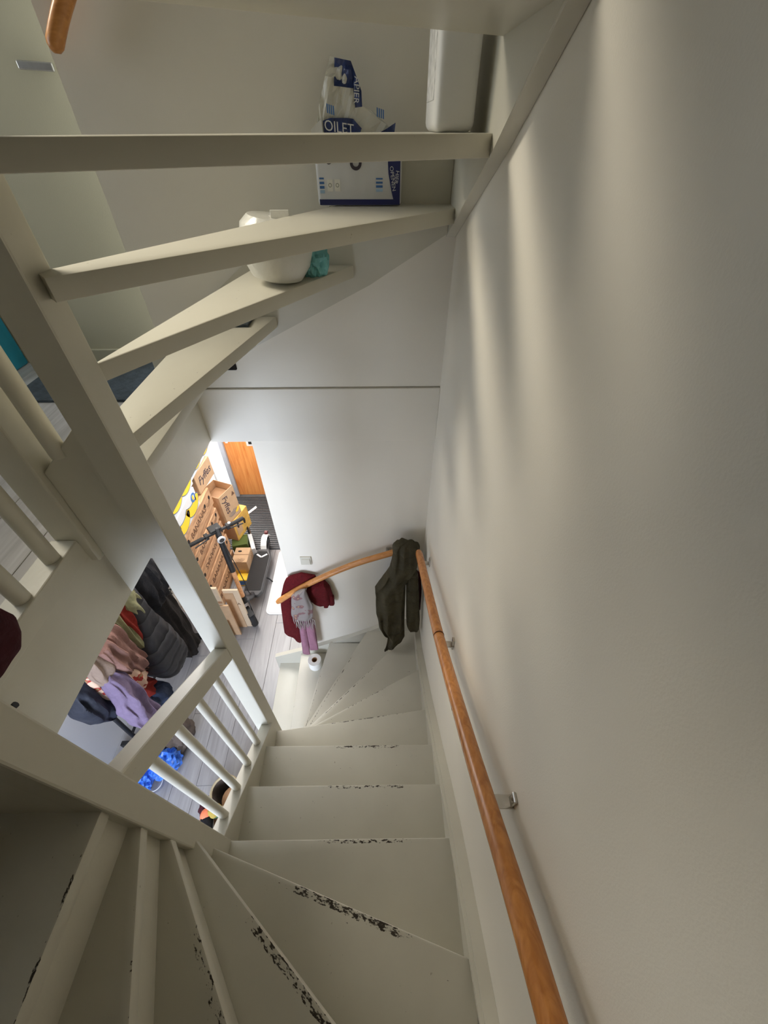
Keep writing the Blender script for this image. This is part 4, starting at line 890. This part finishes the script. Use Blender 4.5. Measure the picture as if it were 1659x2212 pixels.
obj('kickstand', B().tube([(-1.60, 1.02, .11), (-1.565, 1.03, .06), (-1.545, 1.035, .008)], .008, 10), 'black', sc, smooth=True)
obj('cable', B().tube(rail_pts([tuple(HB + fd * .03), tuple(P_(.5) + hd * .05 + fd * .05), (-1.66, .66, .36), (-1.68, .74, .17)], 6), .0045, 8), 'black', sc, smooth=True)

# ------------------------------------------------------------------ things on the open treads
z6 = ZL + 5 * H; z5 = ZL + 4 * H; z4 = ZL + 3 * H; z3 = ZL + 2 * H
jc = thing('jerrycan', 'white plastic canister on the highest visible open tread, by the right wall', 'canister', (-.095, -.38, z6))
obj('body', B().box((-.162, -.50, z6), (-.066, -.27, z6 + .30), .018, 4), 'whitep', jc, smooth=True)
obj('side_label', B().box((-.1635, -.47, z6 + .055), (-.1612, -.30, z6 + .24), .001, 1), plain('printed_label', (.62, .62, .60), .5, var=.3, scale=60), jc)
obj('spout', B().lathe((-.10, -.33, z6 + .295), [(.022, 0), (.022, .03), (.018, .035)], 20), 'ink', jc, smooth=True)
# toilet paper pack
PY = -.10
pk = thing('tissue_pack', 'torn open toilet paper pack with navy stripe on the tread behind', 'tissue pack', (-.35, PY + .04, z5))
obj('pack', B().box((-.492, PY, z5 + .001), (-.214, -.042, z5 + .145), .010, 3), 'boxwhite', pk, smooth=True)
obj('navy_stripe', B().box((-.487, PY - .0015, z5 + .004), (-.219, PY + .002, z5 + .019)), 'navy', pk)
obj('navy_corner', B().prism([(-.219, .004), (-.219, .128), (-.260, .128), (-.257, .085), (-.247, .04), (-.236, .004)], lambda u, v, s: (u, PY - .0018 + .003 * s, z5 + v)), 'navy', pk)
text('HIER', .0165, (-.2305, PY - .002, z5 + .076), (-.16, 0, -1), (1, 0, -.16), 'boxwhite', pk, depth=.0006)
text('OPENEN', .0165, (-.2435, PY - .002, z5 + .072), (.16, 0, -1), (1, 0, .16), 'boxwhite', pk, depth=.0006)
for x0, x1, za, zb in ((-.483, -.468, .034, .082), (-.298, -.276, .038, .080)):
    for k in range(4):
        h_ = (zb - za) / 4
        obj('bar_code', B().box((x0, PY - .0014, z5 + za + k * h_ + .001), (x1, PY + .001, z5 + za + (k + .8 - .12 * k) * h_)), 'blue' if k else 'paleblue', pk)
for x0 in (-.458, -.434):
    obj('pictogram', B().box((x0, PY - .0008, z5 + .04), (x0 + .018, PY + .001, z5 + .071)), 'tissue', pk)
    obj('pictogram', B().lathe((x0 + .009, PY - .0002, z5 + .056), [(.004, 0), (.0055, 0), (.0055, .0012), (.004, .0012)], 14, (0, -1, 0), closed=True), plain('grey_ink', (.22, .24, .2), .6), pk)
obj('roll_core', B().lathe((-.362, PY - .001, z5 + .112), [(.010, 0), (.019, 0), (.019, .003), (.010, .003)], 20, (0, -1, 0), closed=True), 'ink', pk)
obj('roll_core', B().lathe((-.448, PY - .001, z5 + .120), [(.006, 0), (.012, 0), (.012, .003), (.006, .003)], 20, (0, -1, 0), closed=True), 'ink', pk)
def sheet(pts, y0, amp, seed, t=.003, div=5):
    # crumpled film: polygon fan, subdivided and displaced
    bm = bmesh.new(); vs = [bm.verts.new((x, y0, z)) for x, z in pts]; bm.faces.new(vs)
    bmesh.ops.triangulate(bm, faces=bm.faces[:])
    bmesh.ops.subdivide_edges(bm, edges=bm.edges[:], cuts=div, use_grid_fill=True)
    for v in bm.verts: v.co.y += amp * (noise1((v.co.x * 22 + seed, v.co.z * 22, seed)) + .5 * noise1((v.co.x * 55 + seed, v.co.z * 55, seed)))
    g = bmesh.ops.extrude_face_region(bm, geom=bm.faces[:])
    for e in g['geom']:
        if isinstance(e, bmesh.types.BMVert): e.co.y += t
    b = B(); b.bm.free(); b.bm = bm; return b
zz = z5
obj('torn_wrapper', sheet([(-.460, 3.72), (-.478, 3.82), (-.462, 3.88), (-.450, 3.905), (-.425, 3.963), (-.372, 3.955), (-.345, 3.905), (-.337, 3.864), (-.300, 3.850), (-.250, 3.815), (-.240, 3.80), (-.235, 3.72)], -.085, .022, 4), 'film', pk)
obj('navy_flap', sheet([(-.418, 3.905), (-.400, 3.945), (-.412, 3.960), (-.366, 3.954), (-.352, 3.925), (-.338, 3.895), (-.337, 3.862), (-.358, 3.860), (-.362, 3.900)], -.092, .018, 6), 'navy_bag', pk)
obj('navy_band', sheet([(-.455, 3.765), (-.457, 3.832), (-.435, 3.838), (-.405, 3.830), (-.385, 3.838), (-.365, 3.836), (-.340, 3.815), (-.365, 3.765)], -.098, .010, 8), 'navy_bag', pk)
obj('navy_band', sheet([(-.345, 3.775), (-.345, 3.79), (-.30, 3.80), (-.262, 3.815), (-.236, 3.828), (-.240, 3.80), (-.26, 3.775)], -.094, .010, 3), 'navy_bag', pk)
obj('white_flap', sheet([(-.488, 3.775), (-.497, 3.812), (-.462, 3.836), (-.457, 3.775)], -.096, .006, 2), 'whitep', pk)
obj('wrapper_roll', lump('x', (-.35, -.072, z5 + .205), (.075, .035, .07), 'tissue', None, 9, .1) and B(), 'tissue', pk) if False else None
text('OILET', .034, (-.408, -.116, 3.816), (1, 0, -.12), (0, 0, 1), 'boxwhite', pk, depth=.0006)
text('APIER', .022, (-.352, -.115, 3.895), (-.1, 0, -1), (1, 0, -.1), 'boxwhite', pk, depth=.0006)
text('PAPIER', .016, (-.302, -.110, 3.802), (1, 0, .18), (-.18, 0, 1), 'boxwhite', pk, depth=.0006)
for (x, z) in ((-.440, 3.858), (-.292, 3.85)):
    for k in range(4):
        obj('bar_code', B().obox((x + k * .006, -.112, z - k * .0015), (.0018, 0, -.001), (0, .0006, 0), (0, 0, .010)), 'blue', pk)
# wrapped roll and aqua packet on the tread below
wr = thing('wrapped_roll', 'large white paper roll in thin plastic on the third open tread', 'roll', (-.60, -.27, z4))
obj('roll', B().lathe((-.632, -.268, z4 + .012), [(.03, 0), (.075, .012), (.100, .05), (.108, .10), (.104, .145), (.085, .165), (.02, .168)], 40, (.14, .03, 1)), 'tissue', wr, smooth=True)
obj('film', B().lathe((-.634, -.268, z4 + .004), [(.045, 0), (.082, .012), (.107, .055), (.115, .105), (.110, .152), (.088, .176)], 40, (.14, .03, 1)), 'film', wr, smooth=True)
obj('paper_tab', B().obox((-.590, -.30, z4 + .182), (.028, 0, 0), (0, .002, 0), (0, 0, .018), .001, 1), 'tissue', wr)
tag(lump('foil_packet', (-.520, -.185, z4 + .060), (.050, .045, .075), 'aqua', None, 4, .35, 2.4, 4, True), 'crumpled aqua green packet beside the wrapped white roll', 'packet')
tag(obj('flat_dark_piece', B().box((-.915, -.165, z3 + .0005), (-.80, -.045, z3 + .012), .002, 1), 'slate'), 'small flat dark piece lying on the low open tread against the back string', 'tile')  # thin dark piece on the tread, same dark colour as the rug
# landing things
tag(obj('landing_rug', B().prism(rrect(-2.03, -1.42, -.06, .372, .03, 4), lambda u, v, s: (u, v, ZL + (.0005 if s == 0 else .012))), 'slate'), 'dark slate blue rug on the landing floor below the open treads', 'rug')
tl = thing('storage_crate', 'teal plastic storage crate on the landing by the yellowish wall', 'crate', (-2.40, .25, ZL))
obj('body', B().box((-2.62, .10, ZL + .001), (-2.20, .382, ZL + .30), .012, 3), 'teal', tl, smooth=True)
obj('rim', B().box((-2.635, .09, ZL + .285), (-2.185, .384, ZL + .315), .006, 2), 'teal', tl, smooth=True)
rc = thing('maroon_cloth', 'dark maroon cloth draped over the landing base rail at the left edge', 'cloth', (-1.21, -1.35, 2.95))
garment('cloth', [(-1.275, 3.03), (-1.262, 2.968), (-1.275, 2.935), (-1.30, 2.91), (-1.40, 2.90), (-1.43, 3.0), (-1.40, 3.10), (-1.32, 3.09)], 'x', -1.185, .07, 'maroon', rc, 5, .2, 16, 36, 2)
ck = thing('coat_hook', 'small black hook on the landing fascia at the left edge', 'hook', (-1.175, -1.44, 2.83))
obj('plate', B().box((-1.175, -1.475, 2.832), (-1.168, -1.435, 2.862), .002, 1), 'black', ck)
obj('peg', B().tube([(-1.171, -1.45, 2.848), (-1.155, -1.432, 2.846), (-1.145, -1.424, 2.852)], .008, 10), 'black', ck, smooth=True)
